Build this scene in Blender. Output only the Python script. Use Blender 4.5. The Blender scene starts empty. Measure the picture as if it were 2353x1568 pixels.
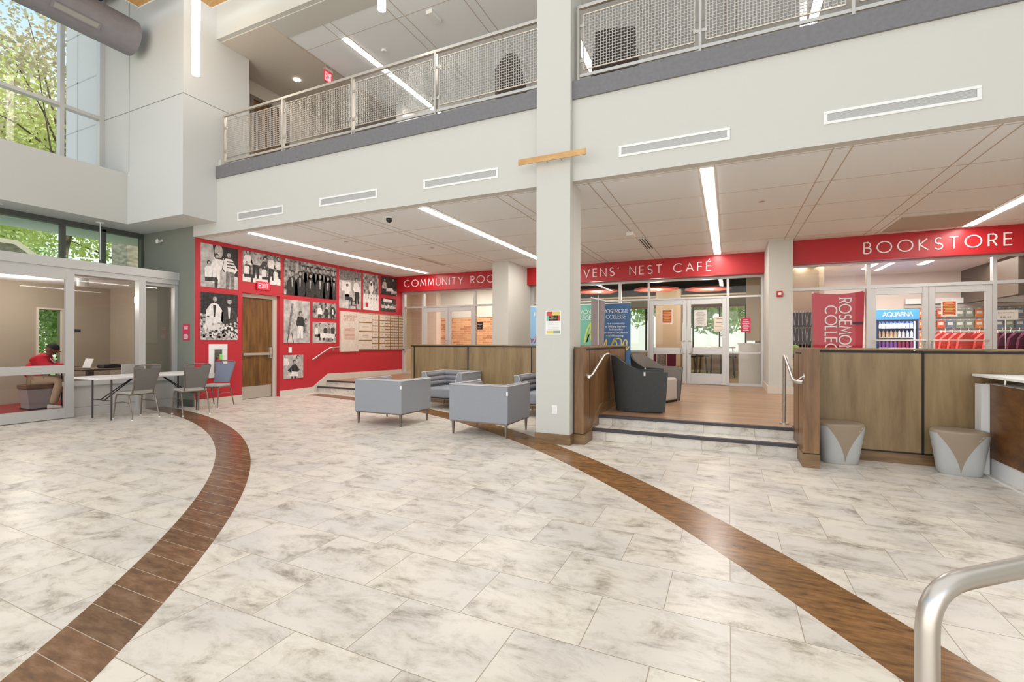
import bpy, bmesh, math, random
from math import pi, sin, cos, radians as RD
from mathutils import Vector, Matrix
random.seed(7)
S = bpy.context.scene
C = S.collection
# ---------------------------------------------------------------- camera
F_PX, YAW, PIT, ROLL, EYE = 1080.0, 0.4321, -0.0018, 0.0028, 1.35
def _m3(a): return Matrix(a)
Ry = _m3(((cos(YAW),0,sin(YAW)),(0,1,0),(-sin(YAW),0,cos(YAW))))
Rx = _m3(((1,0,0),(0,cos(PIT),-sin(PIT)),(0,sin(PIT),cos(PIT))))
Rz = _m3(((cos(ROLL),-sin(ROLL),0),(sin(ROLL),cos(ROLL),0),(0,0,1)))
R = Rz @ Rx @ Ry
def _w(r): return Vector((r[0], r[2], -r[1]))
right, down, fwd = _w(R[0]), _w(R[1]), _w(R[2])
cam = bpy.data.cameras.new('camera'); cam.sensor_width = 36.0; cam.lens = 36.0*F_PX/2353.0
cam.clip_start = 0.05; cam.clip_end = 300
co = bpy.data.objects.new('camera', cam); C.objects.link(co)
mw = Matrix((right, -down, -fwd)).transposed().to_4x4(); mw.translation = Vector((0,0,EYE))
co.matrix_world = mw
S.camera = co
# ---------------------------------------------------------------- world, sun, fill light, exposure
S.view_settings.view_transform = 'Standard'; S.view_settings.look = 'None'
S.view_settings.exposure = 0.42; S.view_settings.gamma = 1.0
W = bpy.data.worlds.new('world'); S.world = W; W.use_nodes = True
nt = W.node_tree; nt.nodes.clear()
tc = nt.nodes.new('ShaderNodeTexCoord'); sp = nt.nodes.new('ShaderNodeSeparateXYZ'); rp = nt.nodes.new('ShaderNodeValToRGB')
bg = nt.nodes.new('ShaderNodeBackground'); wo = nt.nodes.new('ShaderNodeOutputWorld')
nt.links.new(tc.outputs['Generated'], sp.inputs[0]); nt.links.new(sp.outputs['Z'], rp.inputs[0])
nt.links.new(rp.outputs[0], bg.inputs[0]); nt.links.new(bg.outputs[0], wo.inputs[0])
e = rp.color_ramp.elements
e[0].position = 0.0; e[0].color = (.95,.91,.86,1)
e[1].position = 1.0; e[1].color = (1,.98,.955,1)
for p, c in ((.06,(.95,.96,.97,1)), (.34,(.93,.96,1,1)), (.44,(.55,.78,1,1)), (.55,(.34,.60,.95,1)), (.64,(1,.97,.93,1))):
    k = e.new(p); k.color = c
bg.inputs[1].default_value = .88
def light(name, kind, loc, energy, color=(1,1,1), size=None, rot=(0,0,0), angle=None):
    l = bpy.data.lights.new(name, kind); l.energy = energy; l.color = color
    if kind == 'AREA': l.shape = 'RECTANGLE'; l.size, l.size_y = size
    if angle: l.angle = angle
    o = bpy.data.objects.new(name, l); C.objects.link(o); o.location = loc; o.rotation_euler = rot
    return o
# the sun stands behind the building and lights the trees outside
light('sun', 'SUN', (0,0,20), 5.5, (1,.95,.86), rot=(RD(40),0,RD(160)), angle=RD(1))
# unseen fill light added behind the viewer to brighten walls and ceilings
light('front_fill', 'AREA', (-2.5,-6.5,3.6), 400, (1,.975,.94), (17,6.5), (RD(90),0,0))
# ---------------------------------------------------------------- materials
def L(c): return c/12.92 if c <= .04045 else ((c+.055)/1.055)**2.4
def rgb(r, g, b): return (L(r/255), L(g/255), L(b/255), 1)
def newmat(name):
    m = bpy.data.materials.new(name); m.use_nodes = True
    n = m.node_tree; b = n.nodes['Principled BSDF']
    return m, n, b
def mat(name, col, rough=.6, metal=0, emit=0, var=0, scale=6, stretch=(1,1,1), bump=0, spec=.5, col2=None):
    m, n, b = newmat(name); c = rgb(*col)
    b.inputs['Base Color'].default_value = c; b.inputs['Roughness'].default_value = rough
    b.inputs['Metallic'].default_value = metal; b.inputs['Specular IOR Level'].default_value = spec
    if emit:
        b.inputs['Emission Color'].default_value = c; b.inputs['Emission Strength'].default_value = emit
    if var or bump or col2:
        t = n.nodes.new('ShaderNodeTexCoord'); mp = n.nodes.new('ShaderNodeMapping'); mp.inputs['Scale'].default_value = stretch
        ns = n.nodes.new('ShaderNodeTexNoise'); ns.inputs['Scale'].default_value = scale; ns.inputs['Detail'].default_value = 6
        n.links.new(t.outputs['Object'], mp.inputs[0]); n.links.new(mp.outputs[0], ns.inputs[0])
        if var or col2:
            r = n.nodes.new('ShaderNodeValToRGB'); r.color_ramp.elements[0].position = .32; r.color_ramp.elements[1].position = .68
            lo = rgb(*(col2 if col2 else [v*(1-var) for v in col])); r.color_ramp.elements[0].color = lo; r.color_ramp.elements[1].color = c
            n.links.new(ns.outputs[0], r.inputs[0]); n.links.new(r.outputs[0], b.inputs['Base Color'])
        if bump:
            bp = n.nodes.new('ShaderNodeBump'); bp.inputs['Strength'].default_value = bump; bp.inputs['Distance'].default_value = .004
            n.links.new(ns.outputs[0], bp.inputs['Height']); n.links.new(bp.outputs[0], b.inputs['Normal'])
    return m
def glass(name, tint=(1,1,1), refl=.55):
    m = bpy.data.materials.new(name); m.use_nodes = True; n = m.node_tree; n.nodes.clear()
    o = n.nodes.new('ShaderNodeOutputMaterial'); mx = n.nodes.new('ShaderNodeMixShader'); t = n.nodes.new('ShaderNodeBsdfTransparent')
    g = n.nodes.new('ShaderNodeBsdfGlossy'); g.inputs['Roughness'].default_value = .02; t.inputs[0].default_value = (*tint,1)
    fr = n.nodes.new('ShaderNodeFresnel'); fr.inputs[0].default_value = 1.5
    mu = n.nodes.new('ShaderNodeMath'); mu.operation = 'MULTIPLY'; mu.inputs[1].default_value = refl*2
    n.links.new(fr.outputs[0], mu.inputs[0]); n.links.new(mu.outputs[0], mx.inputs[0]); n.links.new(t.outputs[0], mx.inputs[1]); n.links.new(g.outputs[0], mx.inputs[2]); n.links.new(mx.outputs[0], o.inputs[0])
    return m
def tile_mat(name, bw, rh, x0, y0, axes='XY', grout=(168,154,134)):
    """travertine look tiles in running bond, each tile its own vein pattern"""
    m, n, b = newmat(name); N = n.nodes.new; K = n.links.new
    t = N('ShaderNodeTexCoord'); sx = N('ShaderNodeSeparateXYZ'); K(t.outputs['Object'], sx.inputs[0])
    cb = N('ShaderNodeCombineXYZ'); ax, ay = axes
    s1 = N('ShaderNodeMath'); s1.operation = 'SUBTRACT'; s1.inputs[1].default_value = x0; K(sx.outputs[ax], s1.inputs[0]); K(s1.outputs[0], cb.inputs[0])
    s2 = N('ShaderNodeMath'); s2.operation = 'SUBTRACT'; s2.inputs[1].default_value = y0; K(sx.outputs[ay], s2.inputs[0]); K(s2.outputs[0], cb.inputs[1])
    br = N('ShaderNodeTexBrick'); br.offset = .5; br.offset_frequency = 2
    for k, v in (('Scale',1),('Mortar Size',.0024),('Mortar Smooth',.1),('Bias',0),('Brick Width',bw),('Row Height',rh)): br.inputs[k].default_value = v
    br.inputs['Color1'].default_value = (0,0,0,1); br.inputs['Color2'].default_value = (1,1,1,1); br.inputs['Mortar'].default_value = (.5,.5,.5,1)
    K(cb.outputs[0], br.inputs[0])
    mp = N('ShaderNodeMapping'); mp.inputs['Scale'].default_value = (1.0,1.7,1); K(cb.outputs[0], mp.inputs[0])
    of = N('ShaderNodeVectorMath'); of.operation = 'ADD'; sc = N('ShaderNodeVectorMath'); sc.operation = 'SCALE'; sc.inputs['Scale'].default_value = 37.0
    K(br.outputs['Color'], sc.inputs[0]); K(mp.outputs[0], of.inputs[0]); K(sc.outputs[0], of.inputs[1])
    n1 = N('ShaderNodeTexNoise'); n1.inputs['Scale'].default_value = 3.6; n1.inputs['Detail'].default_value = 13; n1.inputs['Roughness'].default_value = .73; n1.inputs['Distortion'].default_value = .35; K(of.outputs[0], n1.inputs[0])
    r1 = N('ShaderNodeValToRGB'); K(n1.outputs[0], r1.inputs[0])
    q = r1.color_ramp.elements; q[0].position = .285; q[0].color = rgb(134,126,112); q[1].position = .545; q[1].color = rgb(233,227,218)
    for p, c in ((.355,(170,162,148)), (.405,(198,190,178)), (.455,(218,211,200))):
        k = q.new(p); k.color = rgb(*c)
    n2 = N('ShaderNodeTexNoise'); n2.inputs['Scale'].default_value = 1.1; n2.inputs['Detail'].default_value = 4; K(of.outputs[0], n2.inputs[0])
    r2 = N('ShaderNodeValToRGB'); K(n2.outputs[0], r2.inputs[0]); q = r2.color_ramp.elements
    q[0].position = .38; q[0].color = rgb(238,237,236); q[1].position = .62; q[1].color = rgb(255,252,246)
    mu = N('ShaderNodeMix'); mu.data_type = 'RGBA'; mu.blend_type = 'MULTIPLY'; mu.inputs[0].default_value = 1
    K(r1.outputs[0], mu.inputs[6]); K(r2.outputs[0], mu.inputs[7])
    mg = N('ShaderNodeMix'); mg.data_type = 'RGBA'; K(br.outputs['Fac'], mg.inputs[0]); K(mu.outputs[2], mg.inputs[6]); mg.inputs[7].default_value = rgb(*grout)
    K(mg.outputs[2], b.inputs['Base Color']); b.inputs['Roughness'].default_value = .33; b.inputs['Specular IOR Level'].default_value = .35
    bp = N('ShaderNodeBump'); bp.invert = True; bp.inputs['Strength'].default_value = .25; bp.inputs['Distance'].default_value = .002; K(br.outputs['Fac'], bp.inputs['Height']); K(bp.outputs[0], b.inputs['Normal'])
    return m
def wood_mat(name, base, dark, stretch, scale=3, rough=.4, plank=None, seam=None, seamcol=(200,190,180), spec=.5, mid=None):
    m, n, b = newmat(name); N = n.nodes.new; K = n.links.new
    t = N('ShaderNodeTexCoord'); mp = N('ShaderNodeMapping'); mp.inputs['Scale'].default_value = stretch; K(t.outputs['Object'], mp.inputs[0])
    ns = N('ShaderNodeTexNoise'); ns.inputs['Scale'].default_value = scale; ns.inputs['Detail'].default_value = 8; ns.inputs['Roughness'].default_value = .6; ns.inputs['Distortion'].default_value = .25
    K(mp.outputs[0], ns.inputs[0]); r = N('ShaderNodeValToRGB'); K(ns.outputs[0], r.inputs[0]); q = r.color_ramp.elements
    q[0].position = .30; q[0].color = rgb(*dark); q[1].position = .66; q[1].color = rgb(*base)
    if mid: k = q.new(.47); k.color = rgb(*mid)
    out = r.outputs[0]
    if plank:
        bw, rh, ax, ay, y0 = plank
        sx = N('ShaderNodeSeparateXYZ'); K(t.outputs['Object'], sx.inputs[0]); cb = N('ShaderNodeCombineXYZ'); K(sx.outputs[ax], cb.inputs[0])
        sb = N('ShaderNodeMath'); sb.operation = 'SUBTRACT'; sb.inputs[1].default_value = y0; K(sx.outputs[ay], sb.inputs[0]); K(sb.outputs[0], cb.inputs[1])
        br = N('ShaderNodeTexBrick'); br.offset = .37; K(cb.outputs[0], br.inputs[0])
        for k_, v in (('Scale',1),('Mortar Size',seam or .001),('Bias',0),('Brick Width',bw),('Row Height',rh)): br.inputs[k_].default_value = v
        br.inputs['Color1'].default_value = (.80,.80,.80,1); br.inputs['Color2'].default_value = (1.1,1.1,1.1,1); br.inputs['Mortar'].default_value = (1,1,1,1)
        mu = N('ShaderNodeMix'); mu.data_type = 'RGBA'; mu.blend_type = 'MULTIPLY'; mu.inputs[0].default_value = 1; K(out, mu.inputs[6]); K(br.outputs['Color'], mu.inputs[7])
        mg = N('ShaderNodeMix'); mg.data_type = 'RGBA'; K(br.outputs['Fac'], mg.inputs[0]); K(mu.outputs[2], mg.inputs[6]); mg.inputs[7].default_value = rgb(*seamcol); out = mg.outputs[2]
    K(out, b.inputs['Base Color']); b.inputs['Roughness'].default_value = rough; b.inputs['Specular IOR Level'].default_value = spec
    return m
M = dict(
 wall=mat('warm_white_paint', (204,203,196), .75), tower=mat('tower_paint', (208,208,204), .75), header=mat('grey_paint', (200,199,193), .75),
 cream=mat('cream_trim', (214,205,192), .55), ceil=mat('ceiling_panel', (240,244,246), .85), ceilline=mat('ceiling_joint', (196,180,168), .8),
 red=mat('red_paint', (190,38,50), .55), redband=mat('red_sign_panel', (182,22,32), .38), green=mat('grey_green_paint', (128,131,120), .7),
 band=mat('dark_grey_fascia', (120,118,120), .5, var=.06, scale=20), stripe=mat('beam_soffit', (190,181,166), .8),
 tile=tile_mat('travertine_tile', .6125, .4525, .316, .21), riser=tile_mat('travertine_riser', .61, .6, .0, -.2, 'XZ'),
 plank=wood_mat('brown_vinyl_plank', (182,146,114), (142,106,76), (.8,9,1), 2.6, .30, (1.2,.15,'X','Y',.02), .0012, (140,105,78), mid=(166,130,97)),
 inlay=wood_mat('dark_wood_look_tile', (146,112,84), (92,68,52), (1.5,5,1), 4.5, .22, (60.0,.1525,'X','Y',.073), .002, (190,170,150), mid=(122,86,54)),
 inlay2=wood_mat('golden_brown_wood_look_tile', (164,120,72), (92,62,34), (1.5,6,1), 5, .25, (60.0,.1525,'X','Y',.073), .0006, (100,72,46), mid=(136,97,57)),
 panel=wood_mat('walnut_veneer', (156,132,94), (116,92,58), (5,5,.7), 1.3, .42, mid=(138,114,78)),
 panelx=wood_mat('brown_veneer', (142,106,68), (94,64,38), (7,7,.9), 1.5, .38, mid=(120,86,53)),
 baseb=wood_mat('brown_base_veneer', (140,110,76), (100,74,48), (1,1,7), 2.5, .4, mid=(122,94,62)),
 desk=wood_mat('rust_brown_laminate', (124,84,40), (78,46,18), (1,1.5,5), 2, .4, mid=(102,64,28)),
 door=wood_mat('oak_door_veneer', (136,98,50), (88,56,26), (6,6,.7), 2, .4, mid=(112,76,36)),
 maple=wood_mat('light_maple', (212,170,112), (186,140,84), (2,10,6), 2, .45),
 black=mat('black_reveal', (24,22,22), .6), nosing=mat('dark_rubber_nosing', (62,58,64), .45),
 alu=mat('clear_anodised_aluminium', (203,202,200), .38, .35), alud=mat('dark_aluminium', (92,96,90), .45, .3),
 steel=mat('brushed_steel', (205,200,194), .33, 1), chrome=mat('chrome', (215,215,215), .12, 1), rail=mat('satin_railing_metal', (206,198,186), .36, .7),
 frame=mat('bronze_metal_frame', (134,122,112), .34, .8), white=mat('white_plastic', (238,238,236), .4), tabletop=mat('white_table_plastic', (236,232,230), .4),
 legdark=mat('dark_table_leg', (70,64,62), .4, .5), lamp=mat('lamp_diffuser', (255,250,243), .5, emit=27), lampw=mat('lamp_glow', (255,246,234), .5, emit=7),
 fabric=mat('blue_grey_fabric', (165,168,174), .95, var=.16, scale=160, bump=.3), fabric2=mat('grey_fabric_channels', (150,146,152), .95, var=.14, scale=160, bump=.3),
 piping=mat('pale_piping', (215,208,206), .8), chairfab=mat('grey_chair_fabric', (128,124,120), .95, var=.15, scale=180, bump=.3), seatfab=mat('light_grey_vinyl_seat', (176,172,164), .6),
 bluefab=mat('blue_grey_chair_fabric', (136,144,164), .9, var=.12, scale=180), charcoal=mat('charcoal_fabric', (78,80,79), .9, var=.2, scale=180, bump=.3), taupe=mat('taupe_fabric', (140,130,122), .95, var=.12, scale=160, bump=.3),
 seatlight=mat('beige_seat_fabric', (196,186,176), .9, var=.06, scale=160), otto=mat('pale_grey_vinyl', (186,188,186), .42), ottob=mat('tan_vinyl', (158,140,118), .42),
 glass=glass('clear_glass', (.985,.99,.985), .22), glassg=glass('clerestory_glass', (.93,.98,.93), .4), smoke=glass('grey_reflecting_glass', (.86,.85,.82), .6),
 exitr=mat('exit_letters_red', (255,176,182), .5, emit=.55), exitp=mat('exit_sign_panel', (222,40,62), .4, emit=.25),
 grille=mat('grille_grey', (182,181,177), .6), duct=mat('fabric_duct_grey', (132,128,133), .7, var=.05, scale=8), navy=mat('navy_shade', (14,20,60), .7),
 carpet=mat('red_carpet', (176,62,60), .95, var=.3, scale=9, stretch=(1,6,1)), skin=mat('brown_skin', (112,72,52), .55), jacket=mat('red_jacket', (206,24,48), .8, var=.12, scale=9), khaki=mat('khaki_trousers', (182,158,128), .9),
 blackf=mat('black_fabric', (30,30,32), .85), capred=mat('cap_brim_red', (196,40,44), .8), shoe=mat('white_shoe', (214,206,198), .7), benchf=mat('brown_bench_fabric', (112,88,70), .9), bagf=mat('dark_bag_fabric', (48,40,52), .7),
 interior=mat('vestibule_beige', (170,158,140), .8), intdark=mat('vestibule_dark_wall', (104,90,72), .8), concrete=mat('outdoor_white_panel', (226,228,236), .8), joint=mat('panel_joint_grey', (150,148,144), .8), extjoint=mat('pale_panel_joint', (205,208,216), .8),
 canopy=mat('pale_green_canopy', (214,226,212), .8), stone=mat('pale_stone', (214,204,192), .9, var=.3, scale=5, stretch=(1,1,3)), bark=mat('tree_bark', (112,98,84), .95, var=.3, scale=8), lawn=mat('lawn_green', (120,150,70), .95, var=.3, scale=2),
 leafy=mat('yellow_green_leaves', (240,246,186), .8, col2=(206,222,136), scale=1.2), leafg=mat('mid_green_leaves', (196,216,160), .8, col2=(146,180,116), scale=1.2), leafb=mat('pale_brown_leaves', (218,210,182), .8, col2=(190,184,150), scale=1.2),
 cafeceil=mat('dark_cafe_ceiling', (64,54,50), .8), cafered=mat('orange_red_ceiling_cloud', (188,86,70), .7), cafewall=mat('cafe_beige_wall', (198,184,156), .8), cafefloor=mat('cafe_floor', (204,182,146), .4, var=.1, scale=3), cafewhite=mat('white_counter_panel', (222,216,206), .35),
 storewall=mat('store_cream_wall', (226,212,202), .8), storeceil=mat('store_ceiling', (214,202,196), .85), brick=None, slat=mat('grey_slatwall', (198,190,184), .6), darkbrown=mat('dark_brown_laminate', (74,58,44), .5),
 fridgeb=mat('blue_fridge_panel', (74,120,186), .35), fridgeh=mat('lit_blue_header', (70,140,215), .4, emit=.55), fridgei=mat('fridge_interior', (120,124,150), .5), fridgel=mat('fridge_light_strip', (240,244,255), .5, emit=3), fridged=mat('fridge_black_frame', (40,40,46), .4),
 bwhite=mat('bottle_clear', (214,222,236), .25), btan=mat('bottle_tan', (196,172,142), .3), bpurple=mat('bottle_purple', (130,84,170), .3), bred=mat('bottle_magenta', (150,50,96), .3),
 orange=mat('orange_packet', (232,132,62), .5), orangered=mat('red_orange_packet', (222,92,56), .5), yellowp=mat('yellow_packet', (214,190,84), .5), greenp=mat('grey_green_packet', (146,160,146), .5), bluep=mat('slate_blue_packet', (122,140,164), .5), tanp=mat('tan_packet', (176,150,118), .5),
 coral=mat('coral_shirt', (226,88,84), .9), maroon=mat('maroon_shirt', (98,28,62), .9), darkg=mat('dark_plum_garment', (70,44,48), .9, var=.4, scale=14, stretch=(6,6,1)), lime=mat('lime_garment', (146,206,96), .9), pennant=mat('crimson_banner_cloth', (204,44,66), .75), orangebanner=mat('orange_red_banner_cloth', (206,86,72), .8),
 bannerblue=mat('banner_pale_blue', (140,186,222), .6), bannerteal=mat('banner_mint', (118,190,168), .6), bannernavy=mat('banner_blue', (62,104,150), .6), bannergrey=mat('banner_grey_back', (148,138,138), .7), gold=mat('print_gold', (222,202,112), .6), printwhite=mat('print_white', (244,244,244), .6), printlime=mat('print_lime', (214,222,96), .6), printred=mat('print_red', (176,44,70), .6),
 magenta=mat('magenta_sign', (206,36,84), .5), orangeposter=mat('poster_rust', (196,82,48), .6), paper=mat('paper_white', (236,232,226), .7), paperc=mat('paper_cream', (238,226,208), .7), txt=mat('print_grey_text', (120,116,112), .7),
 pk=mat('print_black', (34,31,30), .75, col2=(62,58,56), scale=17), pd=mat('print_dark_grey', (82,77,74), .75, col2=(42,38,36), scale=17), pm=mat('print_mid_grey', (146,140,136), .75, col2=(92,88,84), scale=17), pl=mat('print_light_grey', (204,197,193), .75, col2=(150,144,140), scale=17), pw=mat('print_near_white', (242,236,232), .75, col2=(216,210,206), scale=17),
 pbg1=mat('print_foliage_mottle', (196,190,186), .75, col2=(44,40,38), scale=9), pbg2=mat('print_flower_mottle', (236,230,226), .75, col2=(96,90,86), scale=16), pbg3=mat('print_room_mottle', (214,208,204), .75, col2=(150,144,140), scale=5),
 board=mat('travertine_board', (222,208,194), .6, var=.06, scale=12), boardback=mat('board_back_tan', (168,146,124), .7), bronze=mat('bronze_strip', (164,124,72), .4, .4), boardred=mat('board_red_text', (176,96,84), .6),
 fered=mat('extinguisher_red', (196,32,36), .35), fegreen=mat('tag_green', (150,216,110), .6), alarmr=mat('alarm_red', (190,34,36), .4), plate=mat('black_plate', (38,28,34), .4), wovendark=mat('dark_woven_chair', (70,58,46), .8), darkcab=mat('dark_cabinet', (92,78,66), .6), camdark=mat('camera_dome_dark', (40,40,42), .15),
)
def brick_mat():
    m, n, b = newmat('tan_brick'); N = n.nodes.new; K = n.links.new
    t = N('ShaderNodeTexCoord'); sx = N('ShaderNodeSeparateXYZ'); cb = N('ShaderNodeCombineXYZ'); K(t.outputs['Object'], sx.inputs[0]); K(sx.outputs['X'], cb.inputs[0]); K(sx.outputs['Z'], cb.inputs[1])
    br = N('ShaderNodeTexBrick'); K(cb.outputs[0], br.inputs[0])
    for k_, v in (('Scale',1),('Mortar Size',.006),('Bias',-.1),('Brick Width',.32),('Row Height',.085)): br.inputs[k_].default_value = v
    br.inputs['Color1'].default_value = rgb(216,164,122); br.inputs['Color2'].default_value = rgb(176,108,72); br.inputs['Mortar'].default_value = rgb(224,190,158)
    K(br.outputs['Color'], b.inputs['Base Color']); b.inputs['Roughness'].default_value = .85
    return m
M['brick'] = brick_mat()
# ---------------------------------------------------------------- mesh helpers
class MB:
    def __init__(s): s.v = []; s.f = []; s.m = []; s.sm = []; s.T = Matrix.Identity(4); s.mats = []; s.nb = -1
    def mi(s, k):
        if k not in s.mats: s.mats.append(k)
        return s.mats.index(k)
    def add(s, vs, fs, k, smooth=False):
        b = len(s.v); s.v += [tuple(s.T @ Vector(p)) for p in vs]
        for f in fs: s.f.append([b+i for i in f]); s.m.append(s.mi(k)); s.sm.append(smooth)
        return s
    def box(s, x0, x1, y0, y1, z0, z1, k):
        s.nb += 1; e_ = .00035*(s.nb % 6)   # neighbouring boxes never share a face exactly
        if min(x1-x0, y1-y0, z1-z0) > .012: x0 += e_; x1 -= e_; y0 += e_; y1 -= e_; z0 += e_; z1 -= e_
        v = [(x,y,z) for x in (x0,x1) for y in (y0,y1) for z in (z0,z1)]
        return s.add(v, [(0,1,3,2),(4,6,7,5),(0,4,5,1),(2,3,7,6),(0,2,6,4),(1,5,7,3)], k)
    def hexa(s, bot, top, k, smooth=False):
        n = len(bot); v = list(bot)+list(top)
        return s.add(v, [tuple(range(n))[::-1], tuple(range(n,2*n))]+[(i,(i+1)%n,n+(i+1)%n,n+i) for i in range(n)], k, smooth)
    def prism(s, poly, axis, a, b, k):
        def P(u, w, d): return {'x':(d,u,w),'y':(u,d,w),'z':(u,w,d)}[axis]
        return s.hexa([P(u,w,a) for u,w in poly], [P(u,w,b) for u,w in poly], k)
    def tube(s, pts, r, k, seg=10, cap=True, closed=False):
        pts = [Vector(p) for p in pts]; n = len(pts); rs = r if isinstance(r,(list,tuple)) else [r]*n
        vs = []; nrm = None
        for i, p in enumerate(pts):
            if closed: d = pts[(i+1)%n]-pts[i-1]
            else: d = pts[min(i+1,n-1)]-pts[max(i-1,0)]
            d.normalize()
            if nrm is None: nrm = d.orthogonal().normalized()
            else:
                nrm = nrm-d*nrm.dot(d)
                nrm = nrm.normalized() if nrm.length > 1e-6 else d.orthogonal().normalized()
            bi = d.cross(nrm)
            for j in range(seg):
                a = 2*pi*j/seg; vs.append(p+(nrm*cos(a)+bi*sin(a))*rs[i])
        fs = [(i*seg+j, i*seg+(j+1)%seg, ((i+1)%n)*seg+(j+1)%seg, ((i+1)%n)*seg+j) for i in range(n if closed else n-1) for j in range(seg)]
        s.add(vs, fs, k, True)
        if cap and not closed: s.add(vs[:seg], [tuple(range(seg))[::-1]], k); s.add(vs[-seg:], [tuple(range(seg))], k)
        return s
    def cyl(s, c, r, h, k, seg=20, r2=None, axis='z'):
        r2 = r if r2 is None else r2
        def P(a, rr, d): u, w = rr*cos(a), rr*sin(a); return {'z':(c[0]+u,c[1]+w,c[2]+d),'y':(c[0]+u,c[1]+d,c[2]+w),'x':(c[0]+d,c[1]+u,c[2]+w)}[axis]
        A = [P(2*pi*i/seg, r, 0) for i in range(seg)]; B = [P(2*pi*i/seg, r2, h) for i in range(seg)]
        s.add(A+B, [(i,(i+1)%seg,seg+(i+1)%seg,seg+i) for i in range(seg)], k, True)
        s.add(A, [tuple(range(seg))[::-1]], k); s.add(B, [tuple(range(seg))], k); return s
    def ball(s, c, r, k, seg=14, rings=8):
        rx, ry, rz = r if isinstance(r,(tuple,list)) else (r,r,r); vs = []; fs = []
        for i in range(rings+1):
            t = pi*i/rings
            for j in range(seg): a = 2*pi*j/seg; vs.append((c[0]+rx*sin(t)*cos(a), c[1]+ry*sin(t)*sin(a), c[2]+rz*cos(t)))
        for i in range(rings):
            for j in range(seg): fs.append((i*seg+j,(i+1)*seg+j,(i+1)*seg+(j+1)%seg,i*seg+(j+1)%seg))
        return s.add(vs, fs, k, True)
    def lathe(s, c, prof, k, seg=16):
        vs = [(c[0]+r*cos(2*pi*j/seg), c[1]+r*sin(2*pi*j/seg), c[2]+z) for r,z in prof for j in range(seg)]
        n = len(prof); return s.add(vs, [(i*seg+j,i*seg+(j+1)%seg,(i+1)*seg+(j+1)%seg,(i+1)*seg+j) for i in range(n-1) for j in range(seg)], k, True)
    def sweep(s, rows, k, smooth=True, closed=False):
        n = len(rows[0]); vs = [p for r in rows for p in r]; nr = len(rows)
        return s.add(vs, [(i*n+j,i*n+j+1,((i+1)%nr)*n+j+1,((i+1)%nr)*n+j) for i in range(nr if closed else nr-1) for j in range(n-1)], k, smooth)
    def build(s, name, parent=None, bevel=0, subsurf=0, **tags):
        me = bpy.data.meshes.new(name); me.from_pydata(s.v, [], s.f); me.update()
        for k in s.mats: me.materials.append(M[k])
        me.polygons.foreach_set('material_index', s.m); me.polygons.foreach_set('use_smooth', s.sm)
        bm = bmesh.new(); bm.from_mesh(me); bmesh.ops.recalc_face_normals(bm, faces=bm.faces); bm.to_mesh(me); bm.free(); me.update()
        o = bpy.data.objects.new(name, me); C.objects.link(o)
        if parent: o.parent = parent
        if bevel:
            b = o.modifiers.new('bevel','BEVEL'); b.width = bevel; b.segments = 3; b.limit_method = 'ANGLE'; b.angle_limit = RD(40); b.harden_normals = False
            me.polygons.foreach_set('use_smooth', [True]*len(me.polygons)); w = o.modifiers.new('wn','WEIGHTED_NORMAL')
        if subsurf:
            b = o.modifiers.new('sub','SUBSURF'); b.levels = b.render_levels = subsurf
        for a, v in tags.items(): o[a] = v
        return o
def tag(o, label=None, category=None, group=None, kind=None):
    for a, v in (('label',label),('category',category),('group',group),('kind',kind)):
        if v: o[a] = v
    return o
def thing(name, label, cat, loc=(0,0,0), rz=0, group=None):
    o = bpy.data.objects.new(name, None); C.objects.link(o); o.location = loc; o.rotation_euler = (0,0,rz); o.empty_display_size = .1
    return tag(o, label, cat, group)
def struct(name, mb, parent=None, **kw):
    o = mb.build(name, parent, **kw)
    if parent is None: o['kind'] = 'structure'
    return o
def dup(root, loc, rz=0, label=None, group=None):
    r = root.copy(); C.objects.link(r); r.location = loc; r.rotation_euler = (0,0,rz)
    if label: r['label'] = label
    if group: r['group'] = group
    for ch in list(root.children):
        c = ch.copy(); C.objects.link(c); c.parent = r
        for g in list(ch.children):
            d = g.copy(); C.objects.link(d); d.parent = c
    return r
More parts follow.
